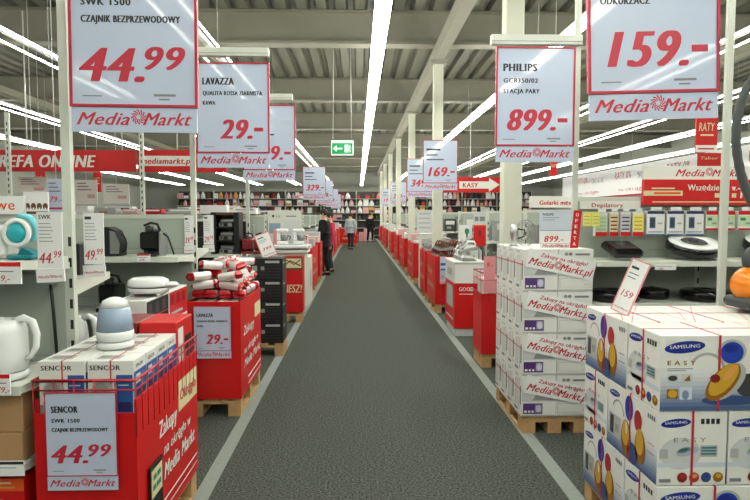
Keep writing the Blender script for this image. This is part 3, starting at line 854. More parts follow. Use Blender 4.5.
# ---- coffee bin with the heap of bags
def d_side(f, W, H):
    f.text('Zakupy', W * .12, H * .62, H * .10, 'fascia', w=W * .5, shear=.15, bold=.03)
    f.rect(W * .66, H * .7, W * .98, H * .86, 'cream')
    f.text('na okrągło w', W * .14, H * .42, H * .08, 'fascia', w=W * .7, shear=.15, bold=.02)
    f.text('Media Markt', W * .14, H * .27, H * .10, 'fascia', w=W * .8, shear=.25, bold=.03)
    f.rect(W * .3, H * .12, W * .97, H * .14, 'fascia'); f.rect(W * .3, H * .05, W * .97, H * .065, 'fascia')
promo_bin(-1.345, -.925, 4.63, 5.58, .92, 'red coffee bin heaped with shiny coffee bags', draw_side=d_side, deck=.845)
o = price_sign('bin_price_sign', .285, .41, 'LAVAZZA', 'QUALITA ROSSA ZIARNISTA', 'KAWA', '29', '', frame=False)
o.location = (ax(210.5, 4.61), 4.615, az(358.5, 4.61, 212)); tag(o, 'white price sign reading 29 on the front of the coffee bin', 'price sign', 'price signs on bins')
def bag_mesh():
    mb = MB(); L, Wd, H = .184, .104, .070
    st = [(-.5, .02, .9), (-.44, .30, 1.0), (-.40, .9, .97), (-.30, 1.0, .98), (.30, 1.0, .98), (.40, .9, .97), (.44, .35, 1.0), (.5, .02, .9)]
    n = 12; vs = []
    for x, hz, wy in st:
        for k in range(n):
            a = 2 * PI * k / n
            cy = math.copysign(abs(math.cos(a)) ** .5, math.cos(a)); cz = math.copysign(abs(math.sin(a)) ** .6, math.sin(a))
            vs.append((x * L, cy * Wd / 2 * wy, H / 2 + cz * H / 2 * hz))
    for j in range(len(st) - 1):
        m = 'foil' if 2 <= j <= 4 else 'foilred'
        b = j * n
        mb.add(vs[b:b + 2 * n], [(k, (k + 1) % n, n + (k + 1) % n, n + k) for k in range(n)], m, True)
    f = Face(mb, (-.07, -.03, H), (1, 0, 0), (0, 1, 0), .001); f.rect(.045, .006, .105, .05, 'foilred'); f.layer(); f.text('LAVAZZA', .05, .02, .012, 'paper', w=.05)
    return mb.build('coffee_bag')
cb = bag_mesh(); n = 0
# criss-cross layers, looser and smaller towards the top
CX, CY = -1.118, 5.105
def put_bag(x, y, z, a, tx=.09, ty=.10):
    global n
    o = cb if n == 0 else copy_tree(cb); n += 1
    if z > .99: o.scale = (1.09, 1.04, 1.04)
    o.location = (x, y, z); o.rotation_euler = (R.uniform(-tx, tx), R.uniform(-ty, ty), a + (PI if R.random() < .5 else 0))
    tag(o, 'red and silver foil coffee bag in the heap on the red coffee bin', 'coffee bag', 'coffee bags heaped on the red bin')
for k in range(5):
    z = .848 + .0765 * k; sh = -.012 * max(0, k - 1) - (.017 if k < 2 else 0)
    if k % 2 == 0:
        ny = (8, 8, 8, 6, 5)[k]
        for j in range(ny):
            for i in range(2 if k < 4 else 1):
                put_bag(CX + sh + (i - (.5 if k < 4 else 0)) * (.178 if k == 0 else .188) + R.uniform(-.02, .02) * (k > 0), CY + .045 * k * .5 + (j - (ny - 1) / 2) * .108 + R.uniform(-.006, .006), z, R.uniform(-.09, .09) * (1 + k * .9), .08 + .03 * k, .09 + .03 * k)
    else:
        nx = (4, 4, 4, 3)[k]; ny = (4, 4, 4, 3)[k]
        for j in range(ny):
            for i in range(nx):
                put_bag(CX + sh + (i - (nx - 1) / 2) * .108 + R.uniform(-.008, .008), CY + .03 * k + (j - (ny - 1) / 2) * .205 + R.uniform(-.01, .01), z, PI / 2 + R.uniform(-.14, .14) * k, .05 + .04 * k, .06 + .04 * k)
for x, y, z, a in ((-1.22, 4.90, 1.15, .6), (-1.03, 4.95, 1.15, -.7), (-1.27, 4.74, 1.075, .9), (-1.02, 4.74, 1.075, -.4), (-1.02, 5.32, 1.15, .3)):
    put_bag(x, y, z, a, .2, .2)
o = empty('price_card', (ax(243, 5.0), 5.05, az(284, 4.85, 240) + .02)); tag(o, 'small white card lying tilted on top of the coffee bags', 'price card')
mb = MB(); mb.box((-.06, -.003, 0), (.06, .003, .1), 'paper'); f = Face(mb, (-.06, -.003, 0), (1, 0, 0), (0, 0, 1)); f.text('29.-', .02, .03, .035, 'pricered', shear=.2); mb.build('card_sheet', o); o.rotation_euler = (-.5, -.6, .3)

# ---- black boxes on a pallet
pallet(-1.25, 6.83, .80, .36, 'wooden pallet under the stack of black boxes')
def black_box():
    W, D, H = .395, .345, .24
    mb = MB(); mb.box((-W / 2, -D / 2, 0), (W / 2, D / 2, H), 'blackbox', bev=.004)
    f = Face(mb, (-W / 2, -D / 2, 0), (1, 0, 0), (0, 0, 1)); f.rect(.2, .19, .36, .215, 'boxgrey'); f.rect(.05, .10, .11, .16, 'boxshade')
    for q in range(5): f.rect(.03 if q < 3 else .14, .02 + .035 * q, .37, .024 + .035 * q, 'charcoal')
    f.rect(.15, .11, .19, .15, 'boxshade')
    f = Face(mb, (W / 2, -D / 2, 0), (0, 1, 0), (0, 0, 1)); f.rect(.03, .18, .2, .2, 'boxshade'); f.rect(.02, .05, .32, .053, 'charcoal')
    return mb.build('appliance_box')
bb = black_box(); n = 0
for k in range(4):
    for j in range(1):
        for i in range(2):
            o = bb if n == 0 else copy_tree(bb); n += 1
            o.location = (-1.05 - .4 * i, 6.835 + .35 * j, .1455 + .2412 * k)
            tag(o, 'black appliance box, %s layer of the black stack, %s' % (['bottom', 'second', 'third', 'top'][k], ('aisle side', 'shelf side')[i]), 'box', 'black boxes stacked on a pallet')

# ---- third gondola
g3 = gondola('shelving_unit', -1.39, -5.5, 7.50, 1.55, (1.13, .7), 'shelving unit with red coffee makers behind the black boxes', pole=3.2, side=-1, pm='black')
arm(g3, -1.39, -.74, 6.82, 2.9)
mb = MB(); mb.tube([(-1.39, 6.82, 2.93), (-1.39, 7.5, 2.93)], .02, 'rackwhite', n=6); mb.build('sign_arm', g3)
o = tag(empty('display_cabinet', (ax(227, 7.25), 7.25, 1.132)), 'black open display cabinet with silver machines on the third shelving unit', 'cabinet')
W, D, H = .335, .26, .50
mb = MB(); mb.box((-W / 2, -D / 2, 0), (-W / 2 + .06, D / 2, H), 'black'); mb.box((W / 2 - .06, -D / 2, 0), (W / 2, D / 2, H), 'black'); mb.box((-W / 2 + .06, D / 2 - .01, 0), (W / 2 - .06, D / 2, H), 'black'); mb.box((-W / 2 + .06, -D / 2, H - .03), (W / 2 - .06, D / 2 - .01, H), 'brown'); mb.build('carcass', o)
for z in (.15, .31):
    mb = MB(); mb.box((-W / 2 + .061, -D / 2, z), (W / 2 - .061, D / 2 - .011, z + .012), 'black'); mb.build('shelf', o)
for i, z in enumerate((.001, .163, .323)):
    mb = MB(); mb.box((-.085, -.08, 0), (.085, .08, .055), 'silver', bev=.01); mb.box((-.085, .0, .055), (.085, .08, .10), 'silver', bev=.01); f = Face(mb, (-.085, -.08, 0), (1, 0, 0), (0, 0, 1), .001); f.rect(.06, .008, .11, .048, 'black'); f.rect(.02, .02, .045, .045, 'charcoal')
    tag(mb.build('coffee_machine', None, (o.location.x, 7.24, 1.132 + z + .001)), 'small silver coffee machine in the black cabinet, %s shelf' % ('bottom', 'middle', 'top')[i], 'coffee machine', 'silver machines in the cabinet')
for px, m, l in ((248.5, 'darkred', 'dark red coffee maker beside the silver coffee machine'), (261, 'darkred', 'dark red coffee maker next to the tilted price card')):
    espresso(ax(px, 7.27), 7.27, 1.132, l, False, 1.2 if m == 'silver' else .95, m)
def tilt_card(px, py, Y, w, h, rot, lab, l1, main, sx=1):
    a = at(px, py, Y); o = tag(empty('tilted_price_card', a), lab, 'price card')
    mb = MB(); mb.box((-w / 2, -.004, 0), (w / 2, .004, h), 'paper'); f = Face(mb, (-w / 2, -.004, 0), (1, 0, 0), (0, 0, 1))
    f.rect(w * .1, h * .84, w * .55, h * .885, 'ink'); f.rect(w * .1, h * .74, w * .7, h * .76, 'inkgrey'); f.rect(w * .1, h * .66, w * .6, h * .68, 'inkgrey')
    f.text(main, w * .15, h * .3, h * .13, 'pricered', w=w * .7, shear=.2, bold=.03); f.logo(w * .05, h * .06, w * .9)
    mb.build('card_sheet', o)
    mb = MB(); e = w * .06
    for lo, hi in (((-w / 2 - e, -.006, -e), (w / 2 + e, .006, 0)), ((-w / 2 - e, -.006, h), (w / 2 + e, .006, h + e)), ((-w / 2 - e, -.006, 0), (-w / 2, .006, h)), ((w / 2, -.006, 0), (w / 2 + e, .006, h))): mb.box(lo, hi, 'pinkcard')
    mb.build('card_holder', o)
    o.rotation_euler = rot; return o
tilt_card(270, 256, 6.9, .16, .27, (-.15, -.35, .25), 'white price card tilted in a pink holder on the black box stack', 'MODEL', '399')
# ================================================================== RIGHT SIDE
# ---- printed vacuum cleaner boxes on a pallet
def vac_picture(f, x, y, s, tall=1.0):
    """blue, red and gold vacuum cleaners printed on the carton"""
    pass
SL, SW, SH = .50, .30, .323
def samsung_logo(f, x, y, w):
    h = w * .30
    f.ell(x + w / 2, y + h / 2, w / 2, h * .48, 'sblue', rot=.10); f.layer()
    f.text('SAMSUNG', x + w * .13, y + h * .36, h * .30, 'paper', w=w * .74, bold=.03, rot=.05)
def gradient(f, W, H):
    for i in range(10):
        a = .002 / H + (1 - i / 9) * .5; b = .002 / H + (1 - i / 9) * .5 + .0556
        f.rect(.002, H * a, W - .002, H * b, 'wash%d' % i)
    f.layer()
def arc(f, cx, cy, r, a0, a1, w, m): f.band([(cx + r * math.cos(a0 + (a1 - a0) * i / 12), cy + r * math.sin(a0 + (a1 - a0) * i / 12)) for i in range(13)], w, m)
def long_face(f, W=SL, H=SH):
    gradient(f, W, H)
    arc(f, .20, .17, .075, 0, 2.6, .012, 'boxgrey'); f.layer()
    samsung_logo(f, .015, H - .075, .175)
    f.text('E A S Y', .03, H - .125, .02, 'golddark', w=.12, bold=.05)
    f.rect(.03, H - .142, .14, H - .139, 'inkgrey'); f.rect(.03, H - .15, .11, H - .147, 'inkgrey')
    f.rect(.03, .125, .078, .16, 'paperdim'); f.rect(.09, .125, .138, .16, 'paperdim'); f.rect(.03, .055, .078, .095, 'golddark'); f.rect(.085, .05, .138, .105, 'paleblue'); f.layer()
    f.ell(.054, .142, .02, .012, 'charcoal'); f.poly([(.10, .13), (.13, .13), (.125, .155)], 'golddark'); f.ell(.055, .075, .02, .017, 'gold'); f.ell(.11, .07, .015, .02, 'blue2')
    f.ell(.305, .255, .062, .052, 'boxgrey'); f.ell(.30, .045, .12, .022, 'blue4'); f.layer()
    f.ell(.305, .25, .05, .046, 'vblue'); f.ell(.38, .11, .055, .05, 'charcoal'); f.layer(); f.ell(.30, .268, .03, .018, 'sblue')
    f.ell(.285, .125, .10, .058, 'boxgrey', rot=.75); f.layer(); f.ell(.27, .125, .098, .050, 'golddark', rot=.85); f.layer(); f.ell(.272, .135, .086, .040, 'gold', rot=.85); f.layer()
    f.ell(.235, .14, .022, .018, 'darkred'); f.ell(.30, .165, .045, .014, 'amber', rot=.85)
    f.ell(.45, .23, .035, .045, 'vred'); f.layer(); f.ell(.455, .15, .035, .05, 'gold')
def side_face(f, W=SL, H=SH):
    gradient(f, W, H)
    samsung_logo(f, .02, H - .065, .115); arc(f, .12, .19, .06, 0, 2.8, .01, 'boxgrey')
    f.rect(.02, .06, .15, .17, 'boxgrey'); f.layer(); f.rect(.035, .07, .075, .16, 'charcoal'); f.rect(.09, .09, .13, .13, 'boxshade'); f.layer()
    f.ell(.235, .25, .04, .06, 'vblue'); f.ell(.325, .22, .036, .05, 'vred'); f.ell(.21, .10, .05, .085, 'golddark'); f.ell(.35, .11, .05, .08, 'golddark'); f.ell(.28, .05, .05, .05, 'blue4'); f.layer()
    f.ell(.205, .12, .036, .06, 'gold'); f.ell(.345, .13, .036, .06, 'gold'); f.ell(.23, .27, .024, .035, 'sblue'); f.layer(); f.ell(.215, .15, .012, .03, 'cream')
    for i in range(4): f.rect(.415 + i * .018, .27, .427 + i * .018, .29, 'inkgrey')
    f.rect(.42, .16, .48, .163, 'pricered'); f.rect(.42, .12, .48, .123, 'pricered')
def end_face(f, W=SW, H=SH):
    f.ell(.10, .14, .09, .07, 'paperdim'); f.rect(.002, .08, W - .002, .10, 'paleblue'); f.layer()
    samsung_logo(f, .012, H - .07, .13); f.text('E A S Y', .07, .19, .02, 'inkgrey', w=.14, bold=0)
    for i in range(4): f.rect(.185 + i * .022, H - .055, .20 + i * .022, H - .032, 'ink')
    f.ell(.13, .15, .05, .02, 'blue1', rot=.2); f.rect(.185, .125, .26, .175, 'boxgrey'); f.layer(); f.ell(.115, .155, .028, .011, 'steel', rot=.2); f.layer(); f.ell(.115, .157, .02, .004, 'teal_dark', rot=.2)
    for i in range(3): f.rect(.19, .135 + .013 * i, .255, .142 + .013 * i, 'teal_dark')
    f.rect(.01, .12, .045, .16, 'boxgrey'); f.rect(.01, .015, .06, .03, 'inkgrey')
    for i, m in enumerate(('darkred', 'vred', 'blue4', 'golddark')):
        f.ell(.11 + i * .052, .036, .022, .022, m)
    f.layer()
    for i, m in enumerate(('vred', 'amber', 'vblue', 'gold')): f.ell(.112 + i * .052, .042, .012, .010, m)
def vacuum_box():
    W, D, H = SL, SW, SH
    o = None
    mb = MB(); mb.box((-W / 2, -D / 2, 0), (W / 2, D / 2, H), 'boxwhite', bev=.002)
    long_face(Face(mb, (-W / 2, -D / 2, 0), (1, 0, 0), (0, 0, 1), .0004))
    side_face(Face(mb, (W / 2, D / 2, 0), (-1, 0, 0), (0, 0, 1), .0004))
    end_face(Face(mb, (-W / 2, D / 2, 0), (0, -1, 0), (0, 0, 1), .0004))
    end_face(Face(mb, (W / 2, -D / 2, 0), (0, 1, 0), (0, 0, 1), .0004))
    f = Face(mb, (-W / 2, -D / 2, H), (1, 0, 0), (0, 1, 0), .0004)
    f.rect(.08, .10, .42, .20, 'paper'); f.band([(0, .28), (.2, .18), (.5, .02)], .006, 'pinkcard'); f.band([(.05, .30), (.3, .2), (.5, .14)], .005, 'pinkcard')
    o = mb.build('vacuum_cleaner_box')
    m2 = MB(); x = .232 - W / 2 + .02
    m2.box((x - .005, -D / 2 - .003, -.0), (x + .005, -D / 2 - .0022, H + .0012), 'pricered'); m2.box((x - .005, D / 2 + .0022, 0), (x + .005, D / 2 + .003, H + .0012), 'pricered')
    m2.box((x - .005, -D / 2 - .003, H + .0005), (x + .005, D / 2 + .003, H + .0016), 'pricered')
    m2.build('packing_strap', o)
    m2 = MB()
    m2.box((-W / 2 - .003, -.005, 0), (-W / 2 - .0022, .005, H + .0012), 'pricered'); m2.box((W / 2 + .0022, -.005, 0), (W / 2 + .003, .005, H + .0012), 'pricered')
    m2.box((-W / 2 - .003, -.005, H + .0017), (W / 2 + .003, .005, H + .0025), 'pricered')
    m2.build('packing_strap', o)
    return o
SX, SY = 1.274, 2.42
pallet(SX + .49, SY + .41, .96, .80, 'wooden pallet under the printed vacuum cleaner boxes', .115)
vb = vacuum_box(); n = 0
LY = [  # (layer, x, y, rotated, label)
 (2, .25, .15, 0, 'box with large gold vacuum print facing the camera, top layer'),
 (2, .757, .15, 0, 'top layer vacuum box cut off by the frame edge'),
 (2, .15, .56, 1, 'vacuum cleaner box in the top layer showing its coloured long side to the aisle'),
 (2, .457, .56, 1, 'vacuum cleaner box in the top layer right under the tilted price card'),
 (2, .764, .56, 1, 'vacuum cleaner box in the top layer under the orange vacuum cleaner'),
 (1, .15, .255, 1, 'middle layer vacuum box at the corner, narrow end facing the camera'),
 (1, .457, .255, 1, 'vacuum cleaner box in the middle layer, second narrow end from the aisle'),
 (1, .764, .255, 1, 'vacuum cleaner box in the middle layer, third narrow end from the aisle'),
 (1, .25, .665, 0, 'vacuum cleaner box at the back of the middle layer on the aisle side'),
 (1, .757, .665, 0, 'vacuum cleaner box at the back of the middle layer away from the aisle'),
 (0, .25, .15, 0, 'vacuum cleaner box in the bottom layer at the corner facing the camera'),
 (0, .757, .15, 0, 'vacuum cleaner box in the bottom layer at the frame edge'),
 (0, .15, .56, 1, 'vacuum cleaner box in the bottom layer showing its long side to the aisle')]
for k, x, y, r, lab in LY:
    o = vb if n == 0 else copy_tree(vb); n += 1
    o.location = (SX + x, SY + y, .1165 + k * (SH + .0035)); o.rotation_euler = (0, 0, PI / 2 if r else 0)
    tag(o, lab, 'box', 'vacuum cleaner boxes on the pallet')
ZT = .1165 + 2 * (SH + .0035) + SH + .003
tilt_card(626, 312, 2.95, .085, .275, (-.12, .34, -.85), 'price card in a pink holder leaning on top of the vacuum cleaner boxes', 'MODEL', '159').location = (ax(622, 2.95), 2.95, ZT + .012)
# orange vacuum cleaner on the boxes, its hose looping up
vx, vy = ax(764, 3.0, 280), 3.0
o = tag(empty('vacuum_cleaner', (vx, vy, ZT + .001)), 'orange and grey vacuum cleaner standing on the vacuum cleaner boxes at the frame edge', 'vacuum cleaner')
mb = MB(); mb.ball((0, 0, .14), (.165, .13, .115), 'orange', 20, 12); mb.build('orange_shell', o)
mb = MB(); mb.box((-.155, -.11, .02), (.16, .11, .08), 'charcoal', bev=.02); mb.build('lower_body', o)
mb = MB(); mb.ball((.02, 0, .27), (.13, .10, .10), 'charcoal', 18, 10); mb.build('dust_bin', o)
for s in (-1, 1):
    mb = MB(); T = Matrix.Translation((-.02, s * .12, .055)) @ Matrix.Rotation(PI / 2, 4, 'X'); mb.lathe([(.05, -.012), (.055, -.006), (.055, .006), (.05, .012)], 'black', T=T, n=18); mb.build('wheel', o)
hp = [(757, 262), (764, 240), (762, 215), (752, 203), (744, 184), (738, 160), (736, 135), (739, 110), (747, 88), (760, 74), (778, 70)]
mb = MB(); P_ = [at(a, b, 3.0) - Vector((vx, vy, ZT)) for a, b in hp]
# smooth the path
Q = []
for i in range(len(P_) - 1):
    p0_, p1_, p2_, p3_ = P_[max(i - 1, 0)], P_[i], P_[i + 1], P_[min(i + 2, len(P_) - 1)]
    for t in (0, .25, .5, .75):
        Q.append(.5 * ((2 * p1_) + (p2_ - p0_) * t + (2 * p0_ - 5 * p1_ + 4 * p2_ - p3_) * t * t + (3 * p1_ - p0_ - 3 * p2_ + p3_) * t ** 3))
mb.tube(Q, [.021 + .0025 * (i % 2) for i in range(len(Q))], 'hose', n=10); mb.build('hose', o)

# sign pole behind the boxes
o = tag(empty('sign_pole', (ax(726, 3.42, 150), 3.42, 0)), 'tall white sign pole standing behind the vacuum cleaner boxes', 'pole')
mb = MB(); mb.box((-.021, -.015, .012), (.021, .015, 3.2), 'rackwhite', bev=.004); mb.build('pole', o)
mb = MB(); mb.box((-.2, -.12, 0), (.2, .12, .012), 'rackwhite', bev=.003); mb.build('base_plate', o)
mb = MB(); mb.box((-.02, -.8, 3.02), (.02, .015, 3.08), 'rackwhite'); mb.box((-.95, -.83, 3.02), (.02, -.79, 3.08), 'rackwhite'); mb.build('sign_arm', o)

# ---- white strapped boxes with paper sashes
PX, PY = 1.190, 4.20
PW, PD, PH = .252, .20, .3045
pallet(PX + .25, PY + .41, .485, .80, 'wooden pallet under the strapped white boxes', .127)
def iron_box(photo):
    W, D, H = PW, PD, PH
    mb = MB(); mb.box((-W / 2, -D / 2, 0), (W / 2, D / 2, H), 'boxwhite', bev=.002)
    f = Face(mb, (-W / 2, -D / 2, 0), (1, 0, 0), (0, 0, 1), .0005)
    f.rect(.004, .008, .25, .012, 'boxgrey'); f.rect(.004, .11, .25, .19, 'paperdim'); f.layer()
    f.poly([(.08, .12), (.24, .12), (.22, .17), (.12, .19)], 'boxshade'); f.rect(.003, .003, .249, .006, 'boxshade')
    if photo:
        f.text('PHILIPS', .06, H - .045, .026, 'ink', w=.13, bold=.08)
        f.rect(.012, .02, .155, .098, 'purple'); f.layer(); f.rect(.10, .03, .15, .09, 'lilac'); f.layer()
        f.ell(.125, .06, .02, .027, 'paleblue'); f.rect(.02, .03, .04, .045, 'paper'); f.rect(.05, .03, .065, .045, 'paper'); f.rect(.075, .03, .09, .045, 'paper')
    else:
        f.ell(.055, H - .035, .014, .012, 'boxshade'); f.ell(.085, H - .035, .014, .012, 'inkgrey'); f.rect(.12, H - .045, .225, H - .03, 'inkgrey'); f.rect(.01, .025, .245, .095, 'boxwhite'); f.frame(.01, .025, .245, .095, .003, 'boxgrey'); f.rect(.19, .045, .225, .052, 'inkgrey')
    f = Face(mb, (-W / 2, D / 2, 0), (0, -1, 0), (0, 0, 1), .0005)
    f.rect(.03, .05, .045, .25, 'boxgrey'); f.rect(.06, .06, .1, .26, 'paperdim'); f.rect(.125, .03, .14, .27, 'boxgrey'); f.rect(.155, .08, .185, .22, 'boxshade'); f.layer()
    for i in range(7): f.rect(.16, .09 + .018 * i, .18, .099 + .018 * i, 'ink')
    f.text('PHILIPS', .02, .275, .014, 'sblue', w=.08)
    f.rect(.01, .02, .10, .04, 'inkgrey')
    f = Face(mb, (-W / 2, -D / 2, H), (1, 0, 0), (0, 1, 0), .0005); f.rect(.02, .095, .238, .105, 'boxgrey')
    o = mb.build('appliance_box')
    m2 = MB(); m2.box((-W / 2 - .002, -D / 2, H * .62), (-W / 2 - .0012, D / 2, H * .645), 'pricered'); m2.build('packing_strap', o)
    return o
ib = iron_box(True); ib2 = iron_box(False); n = 0; first2 = True
lvl = ['bottom', 'second', 'third', 'top']; dep = ['front', 'second', 'third', 'back']
for k in range(4):
    for j in range(4):
        for i in range(2):
            if i == 1 and j in (1, 2) and k < 3: continue
            if i == 0: o = ib if n == 0 else copy_tree(ib); n += 1
            else: o = ib2 if first2 else copy_tree(ib2); first2 = False
            o.location = (PX + PW / 2 + i * (PW + .004), PY + PD / 2 + j * (PD + .004), .1285 + k * (PH + .0025))
            tag(o, 'white strapped appliance box, %s layer, %s row, %s' % (lvl[k], dep[j], ('aisle side', 'shelf side')[i]), 'box', 'white strapped boxes on the pallet')
ZP = .1285 + 3 * (PH + .0025) + PH
for k in range(4):
    zb = .1285 + k * (PH + .0025)
    W = .50; H = .135
    mb = MB(); mb.box((0, -.0015, 0), (W, .0015, H), 'paper')
    f = Face(mb, (0, -.0015, 0), (1, 0, 0), (0, 0, 1), .0006)
    f.text('Zakupy na okrągło!', W * .18, H * .68, .029, 'pricered', w=W * .70, shear=.2, bold=.06)
    f.logo(W * .03, H * .17, W * .95, 'pricered', True)
    o = mb.build('paper_sash', None, (PX + .012, PY - .005, zb + .182), (0, .21, 0))
    tag(o, 'white paper sash with red slogan across the %s layer of white strapped boxes' % lvl[k], 'paper sash', 'paper sashes on the white boxes')
# sheet with the red vertical strip and shiny gadgets on top
o = tag(empty('price_board', (ax(557, 4.3), 4.30, ZP + .004)), 'white price board with a red vertical strip standing on the strapped boxes', 'price board')
W, H = .255, az(211, 4.3, 560) - ZP
mb = MB(); mb.box((-W / 2, -.004, .0), (W / 2, .004, H), 'paper')
f = Face(mb, (-W / 2, -.004, 0), (1, 0, 0), (0, 0, 1)); f.rect(0, H * .48, W, H, 'paleblue'); f.layer(); f.text('PHILIPS', .02, H * .86, .02, 'ink', w=.08, bold=.06); f.rect(.02, H * .8, .14, H * .815, 'inkgrey'); f.rect(.02, H * .74, .11, H * .755, 'inkgrey'); f.rect(0, H * .46, W, H * .475, 'boxblue_b')
f.text('899.-', .035, H * .16, .048, 'pricered', w=.14, shear=.2, bold=.08); f.rect(0, H * .11, W, H * .118, 'signred'); f.logo(.02, H * .02, .2)
mb.build('price_sheet', o)
mb = MB(); mb.prism([(W / 2 - .03, 0), (W / 2 + .03, 0), (W / 2 + .055, H), (W / 2 - .005, H)], 'y', -.009, -.005, 'red')
f = Face(mb, (W / 2 - .03, -.009, 0), (1, 0, 0), (0, 0, 1))
for i, ch in enumerate('OFERTA'): f.text(ch, .018 + .004 * (6 - i) - .002, H * (.84 - .155 * i), .026, 'paper', w=.02, bold=.03)
mb.build('red_strip', o)
def whisk(x, y, z, lab, h=.2):
    o = tag(empty('hand_blender', (x, y, z)), lab, 'hand blender')
    mb = MB(); mb.lathe([(.035, 0), (.038, .01), (.02, .02), (.018, .05), (.028, .09), (.03, h * .8), (.018, h)], 'silver', n=14); mb.build('body', o)
    mb = MB(); mb.tube([(.03, 0, h * .35), (.08, 0, h * .45), (.085, 0, h * .75), (.03, 0, h * .8)], .007, 'charcoal', n=6); mb.build('handle', o)
whisk(ax(514, 4.6), 4.6, ZP + .001, 'silver gadget standing by the square column on the strapped boxes', .17)
o = tag(empty('wire_basket', (ax(526, 4.75), 4.75, ZP + .001)), 'round wire basket leaning beside the price board on the strapped boxes', 'basket')
mb = MB()
for k in range(3):
    rr = .05 + .017 * k; mb.tube([(rr * math.cos(2 * PI * i / 20), .06 - .03 * k, .10 + rr * 1.25 * math.sin(2 * PI * i / 20)) for i in range(20)], .004, 'steel', n=5, closed=True)
for i in range(8):
    a = 2 * PI * i / 8; mb.tube([(.05 * math.cos(a), .06, .10 + .0625 * math.sin(a)), (.084 * math.cos(a), 0, .10 + .105 * math.sin(a))], .003, 'steel', n=5)
mb.build('wire_cage', o)

# ---- shelving with robot vacuums
g = gondola('shelving_unit', 1.722, 5.6, 4.66, 1.74, (1.262, .955, .55), 'shelving unit with robot vacuums under the red and white header', pole=3.3, d=.46, side=1)
arm(g, 1.722, 1.02, 4.58, 2.90, .075)
hx0 = ax(642, 4.60); zt = az(166, 4.60, 660); zm = az(179.5, 4.60, 660); zb = az(205, 4.60, 660)
mb = MB(); mb.box((hx0, 4.595, zm), (5.6, 4.62, zt), 'fascia')
f = Face(mb, (hx0, 4.595, zm), (1, 0, 0), (0, 0, 1)); f.logo(ax(674, 4.6) - hx0, .025, ax(737, 4.6) - ax(674, 4.6))
mb.box((hx0, 4.58, zb), (5.6, 4.62, zm - .001), 'red')
f = Face(mb, (hx0, 4.58, zb), (1, 0, 0), (0, 0, 1), .001); H = zm - zb
X = lambda p: ax(p, 4.58) - hx0
f.text('Wszędzie', X(687), H * .57, H * .25, 'fascia', w=X(718) - X(687), bold=.06); f.text('w.', X(731), H * .57, H * .25, 'fascia', w=X(735.5) - X(731), bold=.06); f.rect(X(714), H * .29, X(719), H * .46, 'cream'); f.rect(X(731), H * .29, X(735.5), H * .46, 'cream')
f.text('Ty', X(737), H * .27, H * .42, 'fascia', w=.12, shear=.1, bold=.05)
f.rect(X(643), H * .36, X(682), H * .56, 'cream'); f.rect(X(651), H * .62, X(674), H * .68, 'cream'); f.layer(); f.rect(X(653), H * .42, X(680), H * .5, 'orangetext'); f.rect(X(652), H * .1, X(760), H * .14, 'cream')
mb.build('header_board', g)
mb = MB(); mb.box((ax(580, 4.62), 4.615, az(209, 4.62, 600)), (hx0 - .005, 4.625, az(201, 4.62, 600)), 'fascia')
f = Face(mb, (ax(580, 4.62), 4.615, az(209, 4.62, 600)), (1, 0, 0), (0, 0, 1)); f.text('Depilatory', .09, .015, .034, 'red', w=.25, bold=.03); mb.build('header_board', g)
def peg_pack(px0, px1, py0, py1, lab, draw, Y=4.50, grp='boxed accessories hanging in a row'):
    a = at(px0, py1, Y); b = at(px1, py0, Y); W = (b.x - a.x); H = b.z - a.z
    o = tag(empty('hanging_pack', ((a.x + b.x) / 2, Y, a.z)), lab, 'packaged accessory', grp)
    mb = MB(); mb.box((-W / 2 + .002, -.02, 0), (W / 2 - .002, .03, H), 'boxwhite', bev=.002)
    draw(Face(mb, (-W / 2, -.02, 0), (1, 0, 0), (0, 0, 1)), W, H); mb.build('pack', o)
    mb = MB(); mb.tube([(0, -.02, H + .012), (0, 4.64 - Y, H + .012)], .003, 'steel', n=5); mb.box((-W * .3, -.026, H + .004), (W * .3, -.021, H + .03), 'paper'); mb.build('peg_hook', o)
def strip_pack(m1, m2):
    def d(f, W, H):
        f.rect(.003, 0, W - .003, H * .18, 'red'); f.rect(.004, H * .2, W - .004, H * .9, m1); f.layer()
        for i in range(4): f.rect(W * .15, H * (.26 + .16 * i), W * .85, H * (.32 + .16 * i), m2)
    return d
def robot_pack(f, W, H):
    f.rect(.004, H * .88, W - .004, H * .995, 'navy'); f.rect(.004, 0, W - .004, H * .05, 'boxblue_b'); f.rect(W * .16, H * .28, W * .48, H * .75, 'boxblue_b'); f.layer(); f.rect(W * .2, H * .33, W * .44, H * .7, 'charcoal'); f.rect(W * .6, H * .45, W * .85, H * .52, 'boxgrey'); f.rect(W * .1, H * .1, W * .9, H * .17, 'boxgrey')
def green_pack(f, W, H):
    f.rect(.003, H * .8, W - .003, H, 'red'); f.rect(.003, H * .2, W - .003, H * .75, 'lightgreen'); f.rect(.003, 0, W - .003, H * .1, 'red'); f.layer(); f.rect(W * .15, H * .5, W * .5, H * .65, 'greentext'); f.rect(W * .5, H * .3, W * .85, H * .4, 'boxshade')
peg_pack(594, 607, 213, 236, 'accessory pack mostly behind the yellow notes', strip_pack('lightgreen', 'boxgrey'))
peg_pack(608, 618, 212, 236, 'first cream accessory pack beside the yellow notes', strip_pack('cream', 'darkred'))
peg_pack(619, 630, 212, 236, 'accessory pack with violet stripes', strip_pack('paperdim', 'purple'))
peg_pack(631, 643, 212, 236, 'accessory pack with yellow front', strip_pack('yellow', 'amber'))
for i, (a, b) in enumerate(((645, 664), (665, 683), (684, 703))):
    peg_pack(a, b, 211, 235, ['white hanging pack nearest the yellow accessory pack', 'white hanging pack between two like it', 'white hanging pack beside the green ones'][i], robot_pack, grp='white hanging packs')
